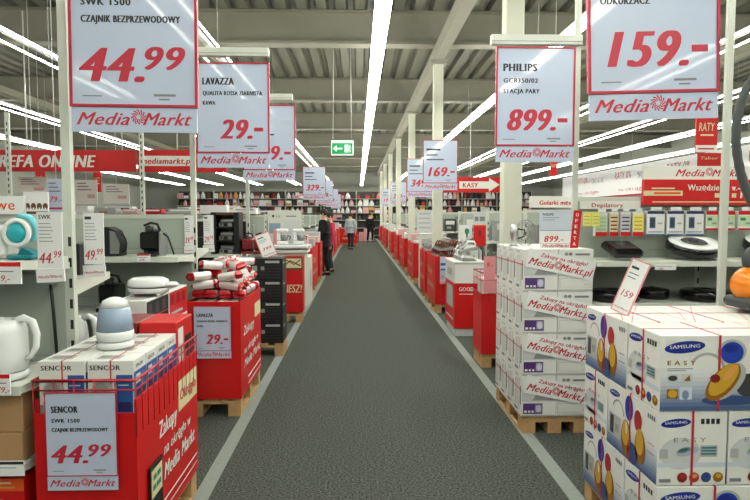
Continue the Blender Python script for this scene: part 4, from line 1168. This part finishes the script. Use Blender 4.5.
for i, (a, b) in enumerate(((704, 717), (720, 734), (736, 752))):
    peg_pack(a, b, 211, 230, ['green and red hanging pack beside the white packs', 'green and red hanging pack behind the white pole', 'green and red hanging pack at the frame edge'][i], green_pack, grp='green hanging packs')
for i, (a, b) in enumerate(((583, 591.5), (592, 600))):
    p = at(a, 226, 4.44); q = at(b, 212, 4.44)
    mb = MB(); mb.box((p.x, 4.438, p.z), (q.x, 4.442, q.z), 'yellow'); f = Face(mb, (p.x, 4.438, p.z), (1, 0, 0), (0, 0, 1))
    for k in range(3): f.rect(.008, .02 + .025 * k, q.x - p.x - .008, .024 + .025 * k, 'inkgrey')
    mb.box(((p.x + q.x) / 2 - .003, 4.442, q.z - .02), ((p.x + q.x) / 2 + .003, 4.634, q.z - .014), 'steel')
    tag(mb.build('yellow_note'), ['yellow note nearest the white slotted post', 'second yellow note from the white slotted post'][i], 'note', 'yellow notes')
def robot(x, y, z, lab, r=.175, tilt=0, white=True, top='whiteplastic'):
    o = tag(empty('robot_vacuum', (x, y, z)), lab, 'robot vacuum', 'robot vacuums on the shelves')
    o.rotation_euler = (tilt, 0, 0)
    mb = MB(); mb.lathe([(r * .93, 0), (r, .012), (r, .055), (r * .97, .07), (r * .9, .075), (.004, .076)], 'blackgloss', n=36); mb.build('body', o)
    if white:
        mb = MB(); mb.lathe([(r * .95, .073), (r * .93, .082), (r * .52, .083), (r * .5, .0765)], top, n=36); mb.build('white_ring', o)
    mb = MB(); mb.lathe([(r * .5, .077), (r * .46, .082), (.004, .082)], 'charcoal', n=30); mb.lathe([(r * .2, .082), (r * .18, .088), (.004, .089)], 'black', n=20, c=(0, .01, 0)); mb.build('top_cover', o)
    if tilt:
        mb = MB(); mb.box((-.04, r * .5, -.055), (.04, r * .7, -.001), 'black'); mb.build('rear_prop', o)
    return o
def stand(x, y, z, d, h, lab):
    mb = MB(); mb.prism([(y - d, z), (y + d, z), (y + d, z + h)], 'x', x - .14, x + .14, 'charcoal'); return tag(mb.build('display_wedge'), lab, 'display stand')
rx = ax(697, 4.37)
robot(rx, 4.42, 1.264 + .06, 'round robot vacuum with white ring tilted up on the upper shelf', .19, .30)
rx2 = ax(776, 4.37); robot(rx2, 4.42, 1.264 + .06, 'robot vacuum with white ring cut off by the frame edge', .19, .30)
# square black robot
x2 = ax(624, 4.37)
o = tag(empty('robot_vacuum', (x2, 4.40, 1.264 + .045)), 'square glossy black robot vacuum beside the tilted price card', 'robot vacuum'); o.rotation_euler = (.24, 0, 0)
mb = MB(); mb.box((-.115, -.13, 0), (.115, .13, .065), 'blackgloss', bev=.02); mb.build('body', o)
mb = MB(); mb.box((-.09, -.1, .066), (.09, .1, .07), 'black', bev=.0015); mb.ball((0, .03, .07), (.035, .035, .012), 'charcoal', 14, 6); mb.build('top_panel', o)
mb = MB(); mb.box((-.04, .06, -.045), (.04, .10, -.001), 'black'); mb.build('rear_prop', o)
robot(ax(617, 4.36), 4.39, .957, 'black robot vacuum lying on the lower shelf behind the tilted price card', .19, 0, False)
robot(ax(712, 4.36), 4.39, .957, 'black robot vacuum lying on the lower shelf behind the white pole', .19, 0, False)
robot(ax(664, 4.36), 4.50, .957, 'third dark robot vacuum at the back of the lower shelf', .12, 0, False)
shelf_ticket(655, 676, 264, 270, 4.18, 'narrow price tag on the shelf edge under the white ringed robot', head='paper', txt='999')

# ---- wire bin, demo counter and bins further along the column side
promo_bin(1.285, 1.75, 6.06, 6.5, .78, 'red bin with wire cage standing behind the strapped white boxes', cage=1.0, side=-1)
o = tag(empty('hanging_price_card', (ax(490.5, 6.04), 6.045, az(293, 6.04, 490))), 'pink price card on the red wire bin behind the strapped boxes', 'price card')
mb = MB(); mb.box((-.06, -.004, 0), (.06, .004, .38), 'pinkcard'); f = Face(mb, (-.06, -.004, 0), (1, 0, 0), (0, 0, 1)); f.rect(.01, .13, .11, .135, 'redprint'); f.text('9.-', .03, .27, .05, 'redprint', w=.06, shear=.2); mb.build('card_sheet', o)
for i in range(4):
    plain_box('appliance_box', (1.305 + .105 * i, 6.12, .722), (1.405 + .105 * i, 6.4, .93), ('boxwhite', 'pinkcard', 'boxwhite', 'rose')[i], 'small box in the red wire bin, %s from the aisle' % ('first', 'second', 'third', 'last')[i], 'box', 'small boxes in the wire bin')
o = tag(empty('demo_counter', (0, 0, 0)), 'white and red demo counter with white lettering next to the wire bin', 'counter')
x0, x1, y0, y1 = 1.268, 1.68, 7.68, 8.5
mb = MB(); mb.box((x0 + .02, y0 + .02, 0), (x1 - .02, y1 - .02, .10), 'paperdim'); mb.build('plinth', o)
mb = MB(); mb.box((x0, y0, .10), (x1, y1, .70), 'red', bev=.004)
f = Face(mb, (x0, y0, .10), (1, 0, 0), (0, 0, 1), .001); f.text('GOOD', .06, .50, .055, 'paper', w=.19, bold=.06); f.rect(.06, .455, .25, .465, 'paper')
f = Face(mb, (x0, y1, .10), (0, -1, 0), (0, 0, 1), .001); f.rect(.15, .25, .68, .55, 'boxgrey'); f.rect(.1, .1, .7, .12, 'paper'); mb.build('red_base', o)
mb = MB(); mb.box((x0, y0, .702), (x1, y1, .96), 'whiteplastic', bev=.004)
f = Face(mb, (x0, y1, .70), (0, -1, 0), (0, 0, 1), .001); f.rect(.2, .08, .6, .18, 'boxshade'); mb.build('white_upper', o)
mb = MB(); mb.box((x0 - .01, y0 - .01, .962), (x1 + .01, y1 + .01, .985), 'rackwhite', bev=.004); mb.build('counter_top', o)
def fan_heap(x0, x1, y0, y1, z, n, labf, mats, grp, cat='iron'):
    """steam irons jumbled on top of a bin"""
    first = None; k = 0
    def iron(m):
        mb = MB(); mb.prism([(-.11, 0), (.10, 0), (.06, .03), (-.10, .045)], 'y', -.045, .045, 'steel'); b = mb.build('steam_iron')
        mb = MB(); mb.prism([(-.10, .046), (.07, .031), (.02, .075), (-.08, .075)], 'y', -.038, .038, m); mb.build('shell', b)
        mb = MB(); mb.tube([(-.09, 0, .07), (-.08, 0, .12), (.0, 0, .125), (.05, 0, .06)], .014, m, n=8); mb.build('handle', b)
        return b
    P = {m: iron(m) for m in mats}; seen = set()
    nx = max(1, int((x1 - x0) / .24)); ny = max(1, int((y1 - y0) / .13))
    for j in range(ny):
        for i in range(nx):
            m = mats[(i + j * 2 + i * j) % len(mats)]
            o = P[m] if m not in seen else copy_tree(P[m]); seen.add(m)
            o.location = (x0 + (i + .5) * (x1 - x0) / nx, y0 + (j + .5) * (y1 - y0) / ny, z + .002); o.rotation_euler = (0, 0, R.uniform(-.25, .25))
            tag(o, labf, cat, grp); k += 1
            if (i + j) % 2 == 0:
                q = copy_tree(P[m]); q.location = (o.location.x, o.location.y, z + .135); q.rotation_euler = (.1, .1, R.uniform(-.4, .4) + PI); tag(q, labf, cat, grp)
    for m in mats:
        if m not in seen:
            for ch in list(P[m].children): bpy.data.objects.remove(ch)
            bpy.data.objects.remove(P[m])
fan_heap(1.29, 1.66, 7.72, 8.46, .986, 8, 'steam iron displayed on top of the white and red demo counter', ['whiteplastic', 'boxgrey', 'silver'], 'irons on the demo counter')
# ================================================================== FURTHER DOWN THE AISLE
ORD = ['first', 'second', 'third', 'fourth', 'fifth', 'sixth', 'seventh', 'eighth', 'ninth']
def side_slogan(f, W, H):
    f.text('Media Markt', W * .1, H * .3, H * .12, 'cream', w=W * .75, shear=.2, bold=.03); f.text('Zakupy', W * .15, H * .6, H * .14, 'cream', w=W * .5, shear=.2)
# column side
promo_bin(1.25, 1.85, 9.5, 10.62, .93, 'red bin heaped with irons just beyond the white and red counter', side=-1, draw_side=side_slogan, deck=.88)
promo_bin(1.25, 1.85, 10.95, 11.9, .93, 'red bin right before the white perforated stand', side=-1, draw_side=side_slogan, deck=.88)
fan_heap(1.28, 1.82, 10.98, 11.86, .885, 10, 'steam iron in the heap right before the white perforated stand', ['boxgrey', 'silver'], 'irons heaped before the perforated stand')
fan_heap(1.28, 1.82, 9.54, 10.58, .885, 10, 'steam iron in the heap on the red bin beyond the counter', ['brown', 'boxgrey', 'darkred', 'silver'], 'irons heaped on the long red bin')
o = tag(empty('hanging_price_card', (ax(443.5, 9.46), 9.47, az(284, 9.46, 443))), 'white and blue price card on the front of the long red bin', 'price card')
mb = MB(); W = .10; H = .44; mb.box((-W / 2, -.004, 0), (W / 2, .004, H), 'signwhite'); f = Face(mb, (-W / 2, -.004, 0), (1, 0, 0), (0, 0, 1)); f.rect(.01, .3, .09, .34, 'boxblue'); f.rect(.01, .22, .09, .25, 'boxblue_b'); f.text('29.-', .01, .09, .05, 'pricered', w=.08); f.rect(0, 0, W, .04, 'pinkcard'); mb.build('card_sheet', o)
o = tag(empty('display_stand', (0, 0, 0)), 'tall white perforated display stand behind the long red bin', 'display stand')
mb = MB(); mb.box((1.32, 12.3, .02), (1.85, 12.8, 1.18), 'rackwhite', bev=.006); mb.box((1.31, 12.29, 1.18), (1.86, 12.81, 1.21), 'paperdim'); mb.build('cabinet', o)
mb = MB(); mb.box((1.33, 12.295, .2), (1.5, 12.299, 1.1), 'boxgrey')
for i in range(9): mb.box((1.35, 12.292, .25 + .09 * i), (1.48, 12.2945, .28 + .09 * i), 'charcoal')
mb.build('vent_panel', o)
for i, (y0, y1) in enumerate(((13.6, 15.2), (16.4, 18.2), (19.2, 20.9), (22.6, 24.4), (26.7, 28.4), (29.6, 31.3), (34, 36.3))):
    promo_bin(1.28, 1.95, y0, y1, .95, 'red bin on the column side, %s one past the white perforated stand' % ORD[i], side=-1, draw_side=side_slogan)
    for k in range(4):
        W = (y1 - y0) / 4
        plain_box('appliance_box', (1.32 + .1 * (k % 2), y0 + W * k + .03, .892), (1.85, y0 + W * (k + 1) - .03, 1.0 + .07 * ((k * 7 + i) % 3)), ('boxwhite', 'paperdim', 'rose', 'boxgrey')[(k + i) % 4], 'box on the %s red bin past the perforated stand, %s from the front' % (ORD[i], ORD[k]), 'box', 'boxes on the far red bins')
# shelf side: black boxes -> counter -> bins
o = tag(empty('display_counter', (0, 0, 0)), 'white appliance counter with printed back panel beyond the black boxes', 'counter')
mb = MB(); mb.box((-2.2, 9.56, .98), (-.82, 10.14, 1.03), 'rackwhite', bev=.006); mb.box((-2.2, 9.55, 1.06), (-.81, 10.13, 1.11), 'whiteplastic', bev=.01); mb.box((-2.1, 9.6, 1.028), (-.95, 10.1, 1.062), 'boxshade'); mb.build('counter_top', o)
mb = MB(); mb.box((-2.18, 9.6, .02), (-.86, 10.1, .98), 'rackwhite'); mb.build('base_cabinet', o)
mb = MB(); pX0, pX1 = ax(267, 10.1), ax(301, 10.1); z1_ = az(210.5, 10.1, 285); mb.box((pX0, 10.142, 1.0), (pX1, 10.17, z1_), 'rackwhite', bev=.004)
f = Face(mb, (pX0, 10.142, 1.0), (1, 0, 0), (0, 0, 1)); H = z1_ - 1.0; W = pX1 - pX0
f.ell(W * .17, H * .86, .022, .022, 'charcoal'); f.text('LG', W * .26, H * .83, .04, 'charcoal', w=.06); f.rect(W * .55, H * .84, W * .85, H * .87, 'inkgrey')
f.rect(W * .04, H * .42, W * .38, H * .68, 'glassblue'); f.rect(W * .5, H * .1, W * .96, H * .75, 'paperdim'); mb.build('printed_panel', o)
mb = MB(); mb.box((-1.42, 9.95, 1.112), (-1.28, 10.0, 1.36), 'pinkcard'); tag(mb.build('pink_price_card'), 'pink price card on the white appliance counter', 'price card')
def food_processor(x, y, z, lab):
    o = tag(empty('food_processor', (x, y, z)), lab, 'food processor', 'food processors on the counter')
    mb = MB(); mb.box((-.09, -.08, 0), (.09, .08, .06), 'whiteplastic', bev=.015); mb.box((-.09, -.06, .06), (-.03, .06, .2), 'whiteplastic', bev=.012); mb.box((-.1, -.06, .2), (.1, .06, .26), 'whiteplastic', bev=.02); mb.build('body', o)
    mb = MB(); mb.lathe([(.04, .062), (.06, .09), (.065, .16)], 'steel', c=(.035, 0, 0), n=18); mb.build('bowl', o)
    mb = MB(); mb.tube([(.09, -.03, .15), (.14, -.03, .13), (.12, -.03, .08)], .008, 'black', n=6); mb.build('handle', o)
food_processor(-1.25, 9.8, 1.112, 'white food processor nearest the black box stack on the counter')
food_processor(-.98, 9.8, 1.112, 'white food processor at the aisle end of the counter')
def dz(f, W, H):
    f.text('KIESZ!', W * .02, H * .36, H * .15, 'cream', w=W * .94, shear=.2, bold=.05)
    f.rect(W * .0, H * .76, W, H, 'brown'); f.layer(); f.rect(W * .06, H * .80, W * .94, H * .97, 'cream'); f.layer(); f.band([(W * .1, H * .82), (W * .4, H * .93), (W * .9, H * .84)], .02, 'brown'); f.band([(W * .2, H * .95), (W * .6, H * .86), (W * .9, H * .95)], .015, 'darkred')
promo_bin(-1.14, -.826, 8.78, 9.06, .98, 'red bin with white exclamation lettering in front of the white counter', draw_front=dz)
o = tag(empty('display_stand', (0, 0, 0)), 'white display stand with a leaflet slot beyond the exclamation bin', 'display stand')
mb = MB(); mb.box((-1.3, 10.3, 0), (-.87, 11.2, .86), 'rackwhite', bev=.006); f = Face(mb, (-.87, 10.3, 0), (0, 1, 0), (0, 0, 1), .001); f.rect(.3, .3, .7, .6, 'boxgrey'); mb.build('cabinet', o)
mb = MB(); mb.box((-1.15, 10.5, .862), (-.95, 10.7, 1.15), 'boxshade', bev=.01); mb.build('display_block', o)
for i, (y0, y1) in enumerate(((11.6, 13.2), (14.0, 14.9), (16.8, 18.6), (20, 22), (23.5, 25.5), (27.5, 29), (31.5, 33.5))):
    promo_bin(-1.55, -.90, y0, y1, .95, 'red bin on the people side, %s one past the white leaflet stand' % ORD[i], draw_side=side_slogan)
    for k in range(3):
        W = (y1 - y0) / 3
        plain_box('appliance_box', (-1.5, y0 + W * k + .03, .892), (-.95 - .1 * (k % 2), y0 + W * (k + 1) - .03, 1.0 + .09 * ((k * 5 + i) % 3)), ('boxwhite', 'rose', 'boxgrey', 'paperdim')[(k + i) % 4], 'box on the %s red bin past the leaflet stand, %s from the front' % (ORD[i], ORD[k]), 'box', 'boxes on the far red bins')
# red stack crossing the end of the aisle and things beside the people
promo_bin(-.88, -.02, 30.2, 31.0, .9, 'red bin standing out into the aisle behind the person in grey', draw_front=side_slogan)
for i, (x, m) in enumerate(((.05, 'pinkcard'), (.36, 'rose'), (.66, 'boxwhite'))):
    plain_box('appliance_box', (x, 36.0 + .1 * i, .0), (x + .3, 36.5 + .1 * i, .55 + .2 * (i == 1)), m, 'pink and white box at the far end of the aisle, %s from the red bin' % ORD[i], 'box')

# ---- shelving rows on both sides
far = []
for i, y in enumerate((11.2, 12.6, 14.2, 16.2, 18.8, 21.6, 24.6, 28, 32, 36)):
    g_ = gondola('shelving_unit', -1.75, -13.5, y, 1.6, (1.2, .7), 'long shelving row on the people side, %s behind the white appliance counter' % (ORD + ['last'])[i], side=-1)
for i, y in enumerate((7.2, 9.3, 11.9, 14.6, 17.6, 21, 25, 29.4, 34)):
    g_ = gondola('shelving_unit', 2.05, 13.0, y, 1.66, (1.2, .7), 'long shelving row on the column side, %s behind the robot vacuums' % ORD[i], side=1, d=.4)
hb = MB(); hb.box((2.1, 7.18, 1.69), (2.75, 7.2, 1.83), 'fascia'); f = Face(hb, (2.1, 7.18, 1.69), (1, 0, 0), (0, 0, 1), .002); f.text('Golarki męskie', .12, .035, .055, 'red', w=.48, bold=.06)
col1 = [o for o in bpy.data.objects if o.name.startswith('shelving_unit') and 'column side, first' in o.get('label', '')][0]; hb.build('header_board', col1)
# posters and goods in the view between the columns
def poster(px0, px1, py0, py1, Y, m, lab, draw=None, back=None):
    a = at(px0, py1, Y); b = at(px1, py0, Y); W = b.x - a.x; H = b.z - a.z
    mb = MB(); mb.box((0, -.01, 0), (W, .01, H), m)
    if draw: draw(Face(mb, (0, -.01, 0), (1, 0, 0), (0, 0, 1), .002), W, H)
    m_ = mb.build('standing_poster', None, a)
    m2 = MB(); m2.tube([(W / 2, .02, H * .5), (W / 2, .02, -a.z + .02)], .015, 'steel', n=6); m2.lathe([(.09, 0), (.09, .015)], 'steel', c=(W / 2, .02, -a.z), n=16); m2.build('stand', m_)
    return tag(m_, lab, 'poster')
def dA(f, W, H): f.ell(W * .6, H * .55, W * .18, H * .22, 'greentext'); f.rect(W * .55, H * .1, W * .65, H * .4, 'charcoal')
poster(459, 472, 225, 239, 8.72, 'paper', 'white poster with a dark green blot left of the red poster', dA)
def dB(f, W, H): f.rect(0, 0, W, H * .62, 'red'); f.rect(W * .1, H * .78, W * .4, H * .92, 'inkgrey'); f.rect(W * .5, H * .78, W * .9, H * .92, 'inkgrey'); f.layer(); f.rect(W * .4, H * .3, W * .6, H * .5, 'darkred'); f.rect(0, H * .62, W, H * .66, 'orangetext')
poster(473, 486, 214, 246, 8.62, 'paperdim', 'grey and red poster on a stand behind the demo counter', dB)
def dC(f, W, H):
    for i in range(4): f.rect(W * .1, H * (.2 + .2 * i), W * .9, H * (.27 + .2 * i), 'boxgrey')
poster(417, 432, 210, 233, 13.2, 'paperdim', 'pale grey poster standing on the white perforated stand', dC)

def goods(name, cat, x0, x1, y, z, seed, hmax, group, lab, mats, gap=.02, d=.25, wlo=.15, whi=.35):
    r = random.Random(seed); x = x0
    while x < x1 - .1:
        w = min(r.uniform(wlo, whi), x1 - x); h = r.uniform(.45, 1) * hmax
        mb = MB(); mb.box((-w / 2, -d / 2, 0), (w / 2, d / 2, h), r.choice(mats), bev=.004)
        f = Face(mb, (-w / 2, -d / 2, 0), (1, 0, 0), (0, 0, 1), .002); f.rect(w * .1, h * .55, w * .9, h * .85, r.choice(mats)); f.layer(); f.rect(w * .2, h * .2, w * .6, h * .4, r.choice(mats))
        o = mb.build(name, None, (x + w / 2, y, z)); tag(o, lab, cat, group); x += w + gap
GM = ['boxwhite', 'boxgrey', 'boxshade', 'paperdim', 'charcoal', 'steel', 'rose', 'boxwhite']
for i, y in enumerate((7.2, 9.3, 11.9, 14.6, 17.6)):
    for z, hm in ((1.202, .38), (.702, .4)):
        goods('boxed_appliance', 'box', 2.1, 4.2, y - .22, z, i * 10 + int(z * 3), hm, 'goods on the column side shelving, %s row' % ORD[i], 'boxed appliance on the %s shelving row behind the robot vacuums, %s shelf' % (ORD[i], 'upper' if z > 1 else 'lower'), GM)
for i, y in enumerate((11.2, 12.6, 14.2, 16.2)):
    goods('boxed_appliance', 'box', -4.6, -1.8, y - .22, 1.202, i * 13 + 5, .36, 'goods on the shelving behind the counter, %s row' % ORD[i], 'small boxed appliance on the %s shelving row behind the white counter' % ORD[i], ['black', 'charcoal', 'darkred', 'boxwhite', 'silver', 'boxgrey'])
    goods('boxed_appliance', 'box', -8.2 - i, -1.9, y, 1.6215, i * 17 + 2, .17, 'goods on top of the shelving behind the counter, %s row' % ORD[i], 'boxed appliance on top of the %s shelving row behind the white counter' % ORD[i], ['boxwhite', 'rose', 'paper', 'boxgrey', 'red', 'charcoal', 'paper'], .12, .25, .2, .6)

# ---- tall shelves along the back wall, packed with small goods
YW = 41.6
BM = ['black', 'charcoal', 'rose', 'boxwhite', 'darkred', 'boxwhite', 'pinkcard', 'rose', 'paper', 'black', 'brown', 'paper', 'amber']
un = 0; cnt = 0; r = random.Random(3)
for i in range(10):
    x0 = -12.6 + i * 2.5
    o = tag(empty('wall_shelving', (x0, YW, 0)), 'tall dark wall shelving at the back, %s bay from the side of the red banner' % (ORD + ['tenth'])[i], 'shelving unit', 'wall shelving bays')
    mb = MB(); mb.box((0, .3, 0), (2.48, .34, 3.25), 'back_dark'); mb.build('back_panel', o)
    for k, z in enumerate((.15, .7, 1.25, 1.75, 2.25, 2.75)):
        mb = MB(); mb.box((.03, -.2, z - .035), (2.45, .3, z), 'rackwhite' if k in (2, 4) else 'boxgrey'); mb.build('shelf', o)
    for xx in (.015, 2.465):
        mb = MB(); mb.box((xx - .02, .24, 0), (xx + .02, .3, 3.3), 'rackwhite'); mb.build('upright', o)
    for k, z in enumerate((1.25, 1.75, 2.25, 2.75)):
        x = x0 + .06
        while x < x0 + 2.1 and cnt < 298:
            w = r.uniform(.2, .42); h = r.uniform(.34, .455); m = r.choice(BM)
            mb = MB()
            if r.random() < .55:
                mb.lathe([(w * .42, 0), (w * .46, h * .1), (w * .4, h * .6), (w * .2, h * .8), (w * .18, h)], m, n=10)
            else:
                mb.box((-w / 2, -.12, 0), (w / 2, .12, h), m, bev=.005); f = Face(mb, (-w / 2, -.12, 0), (1, 0, 0), (0, 0, 1), .003); f.rect(w * .08, h * .05, w * .92, h * .5, r.choice(['paper', 'rose', 'boxwhite', 'pinkcard', 'amber', 'charcoal', 'red']))
            q = mb.build('shelf_product', None, (x + w / 2, YW, z + .001)); tag(q, 'small dark or pale product packed on the tall back wall shelving', 'product', 'products on the back wall shelving'); cnt += 1
            x += w + r.uniform(.01, .05)
# ---- people
def skin(name, pts, edges, rad, m, parent, sub=2):
    me = bpy.data.meshes.new(name); me.from_pydata([Vector(p) for p in pts], edges, [])
    o = bpy.data.objects.new(name, me); COL.objects.link(o)
    md = o.modifiers.new('s', 'SKIN'); 
    for i, r_ in enumerate(rad):
        v = me.skin_vertices[0].data[i] if me.skin_vertices else None
        v.radius = r_ if isinstance(r_, tuple) else (r_, r_)
    me.skin_vertices[0].data[0].use_root = True
    sd = o.modifiers.new('d', 'SUBSURF'); sd.levels = sub; sd.render_levels = sub
    dg = bpy.context.evaluated_depsgraph_get(); dg.update()
    m2 = bpy.data.meshes.new_from_object(o.evaluated_get(dg)); m2.materials.clear(); m2.materials.append(M[m])
    for p in m2.polygons: p.use_smooth = True; p.material_index = 0
    bpy.data.objects.remove(o)
    q = bpy.data.objects.new(name, m2); COL.objects.link(q); q.parent = parent
    return q
def ensure_skin():
    pass
def person(x, y, rz, H, lab, top, legs, hairm='hair', lean=0.0, stride=.06, bag=None, long=False, arms='down'):
    """faces -y in its own frame"""
    o = tag(empty('person', (x, y, 0), rz), lab, 'person')
    s = H / 1.75; L = math.radians(lean)
    def tl(p):  # lean the upper body about the hip
        px_, py_, pz_ = p
        if pz_ > .93: dz_ = pz_ - .93; return (px_ * s, (py_ - dz_ * math.sin(L)) * s, (.93 + dz_ * math.cos(L)) * s)
        return (px_ * s, py_ * s, pz_ * s)
    if arms == 'down': hands = [(.24, -.06, .80), (-.24, -.06, .80)]; elb = [(.25, .03, 1.08), (-.25, .03, 1.08)]
    else: hands = [(.14, -.36, 1.08), (-.14, -.36, 1.08)]; elb = [(.25, -.06, 1.10), (-.25, -.06, 1.10)]
    B = {'pel': (0, 0, .95), 'wai': (0, 0, 1.10), 'che': (0, 0, 1.30), 'nb': (0, 0, 1.44), 'nk': (0, -.015, 1.52), 'hd': (0, -.03, 1.64),
         'sl': (.17, 0, 1.42), 'sr': (-.17, 0, 1.42), 'el': elb[0], 'er': elb[1], 'wl': hands[0], 'wr': hands[1],
         'hl': (.09, 0, .90), 'hr': (-.09, 0, .90), 'kl': (.10, -.02 - stride, .50), 'kr': (-.10, -.02 + stride * .4, .50),
         'al': (.10, -stride + .02, .09), 'ar': (-.10, stride + .02, .09), 'tl': (.11, -stride - .13, .035), 'tr': (-.11, stride - .13, .035)}
    for sd in 'lr':
        w_ = Vector(B['w' + sd]); e_ = Vector(B['e' + sd]); d = (w_ - e_).normalized(); B['p' + sd] = tuple(w_ + d * .06)
    names = list(B)
    B['hem'] = (0, 0, .80 if long else .86); B['wst'] = (0, 0, 1.03)
    E = [('pel', 'wai'), ('wai', 'che'), ('che', 'nb'), ('nb', 'nk'), ('nk', 'hd'), ('nb', 'sl'), ('nb', 'sr'), ('sl', 'el'), ('el', 'wl'), ('wl', 'pl'), ('sr', 'er'), ('er', 'wr'), ('wr', 'pr'),
         ('pel', 'hl'), ('hl', 'kl'), ('kl', 'al'), ('al', 'tl'), ('pel', 'hr'), ('hr', 'kr'), ('kr', 'ar'), ('ar', 'tr')]
    rad = {'pel': (.15, .11), 'wai': (.135, .10), 'che': (.16, .11), 'nb': (.10, .08), 'nk': .052, 'hd': (.078, .098), 'sl': .06, 'sr': .06, 'el': .042, 'er': .042, 'wl': .028, 'wr': .028, 'pl': (.036, .018), 'pr': (.036, .018),
           'hl': .085, 'hr': .085, 'kl': .058, 'kr': .058, 'al': .04, 'ar': .04, 'tl': .036, 'tr': .036}
    E2 = E + [('pel', 'hem'), ('pel', 'wst')]; rad['hem'] = (.16, .125); rad['wst'] = (.135, .10)
    sc_ = lambda r_: tuple(q * s for q in r_) if isinstance(r_, tuple) else r_ * s
    b = skin('body', [tl(B[n]) for n in names], [(names.index(a), names.index(c)) for a, c in E], [sc_(rad[n]) for n in names], 'skin', o)
    def sub(nm, keys, grow, m):
        ks = [k for k in keys]; ed = [(ks.index(a), ks.index(c)) for a, c in E2 if a in ks and c in ks]
        g = lambda r_: tuple((q + grow) * s for q in r_) if isinstance(r_, tuple) else (r_ + grow) * s
        return skin(nm, [tl(B[k]) for k in ks], ed, [g(rad[k]) for k in ks], m, o)
    sub('jacket' if long else 'shirt', ['pel', 'hem', 'wai', 'che', 'nb', 'sl', 'sr', 'el', 'er', 'wl', 'wr'], .022 + (.025 if long else 0), top)
    sub('trousers', ['pel', 'wst', 'hl', 'hr', 'kl', 'kr', 'al', 'ar'], .016, legs)
    for sd in 'lr':
        a = Vector(tl(B['a' + sd])); t = Vector(tl(B['t' + sd])); mb = MB(); mb.tube([(a.x, a.y + .05 * s, .045 * s), (a.x, a.y, .05 * s), (t.x, t.y, .038 * s), (t.x, t.y - .05 * s, .03 * s)], [.04 * s, .048 * s, .045 * s, .025 * s], 'leather', n=10); mb.build('shoe', o)
    hd = Vector(tl(B['hd']))
    mb = MB(); mb.ball((hd.x, hd.y + .02 * s, hd.z + .045 * s), (.092 * s, .105 * s, .098 * s), hairm, 14, 10); mb.build('hair', o)
    for e in (-.032, .032): mb = MB(); mb.ball((hd.x + e * s, hd.y - .088 * s, hd.z + .01 * s), .011 * s, 'black', 8, 6); mb.build('eye', o)
    mb = MB(); mb.prism([(hd.y - .085 * s, hd.z + .01 * s), (hd.y - .118 * s, hd.z - .03 * s), (hd.y - .085 * s, hd.z - .035 * s)], 'x', hd.x - .012 * s, hd.x + .012 * s, 'skin')
    mb.build('nose', o); mb = MB(); mb.box((hd.x - .025 * s, hd.y - .094 * s, hd.z - .062 * s), (hd.x + .025 * s, hd.y - .085 * s, hd.z - .054 * s), 'vred')
    mb.build('mouth', o)
    for e in (-1, 1): mb = MB(); mb.ball((hd.x + e * .084 * s, hd.y + .005 * s, hd.z - .01 * s), (.012 * s, .022 * s, .032 * s), 'skin', 8, 6); mb.build('ear', o)
    # five fingers on each hand
    for sd, sg in (('l', 1), ('r', -1)):
        p = Vector(tl(B['p' + sd])); w_ = Vector(tl(B['w' + sd])); d = (p - w_).normalized(); u = d.cross(Vector((sg, 0, 0))).normalized()
        mb = MB()
        for k, ln in enumerate((.062, .072, .068, .052)):
            q = p + u * (.024 - .016 * k) * s; c = Vector((-sg, 0, 0)) * .012 * s
            mb.tube([q - d * .015 * s, q + d * ln * .5 * s, q + d * ln * s + c * 1.6], [.0085 * s, .008 * s, .006 * s], 'skin', n=6)
        q = w_ + d * .02 * s + u * .03 * s; mb.tube([q, q + (d * .6 + u * .8).normalized() * .035 * s, q + (d + u * .4).normalized() * .065 * s], [.011 * s, .0095 * s, .007 * s], 'skin', n=6)
        mb.build('fingers', o)
    if bag:
        mb = MB(); mb.box((.25 * s, -.12, .72 * s), (.33 * s, .12, 1.0 * s), bag, bev=.02); q = mb.build('shoulder_bag')
    return o
person(ax(324.5, 15.6), 15.6, -1.75, 1.74, 'person in black jacket and black trousers standing at the counters, seen side on', 'cloth_black', 'cloth_black', long=True, arms='fwd')
person(ax(330.5, 16.6), 16.5, -1.2, 1.66, 'person in pink top partly behind the person in black', 'cloth_pink', 'cloth_dark')
person(ax(350.5, 27.5), 27.5, 2.9, 1.68, 'person in pale grey shirt and dark trousers further down the aisle', 'cloth_grey', 'cloth_dark', stride=.12)
person(ax(370, 35), 35.0, .3, 1.7, 'person in black at the far end of the aisle before the back shelves', 'cloth_black', 'cloth_black', stride=.16)

# ------------------------------------------------------------------ render look
w = bpy.data.worlds.new('world'); sc.world = w; w.use_nodes = True
w.node_tree.nodes['Background'].inputs['Color'].default_value = (.9, .95, 1, 1)
w.node_tree.nodes['Background'].inputs['Strength'].default_value = .25
vs_ = sc.view_settings
sc.display_settings.display_device = 'sRGB'
vs_.view_transform = 'Standard'; vs_.look = 'None'; vs_.gamma = 1; vs_.use_curve_mapping = False
vs_.exposure = -0.12
sc.cycles.use_denoising = True
sc.cycles.max_bounces = 6; sc.cycles.diffuse_bounces = 1
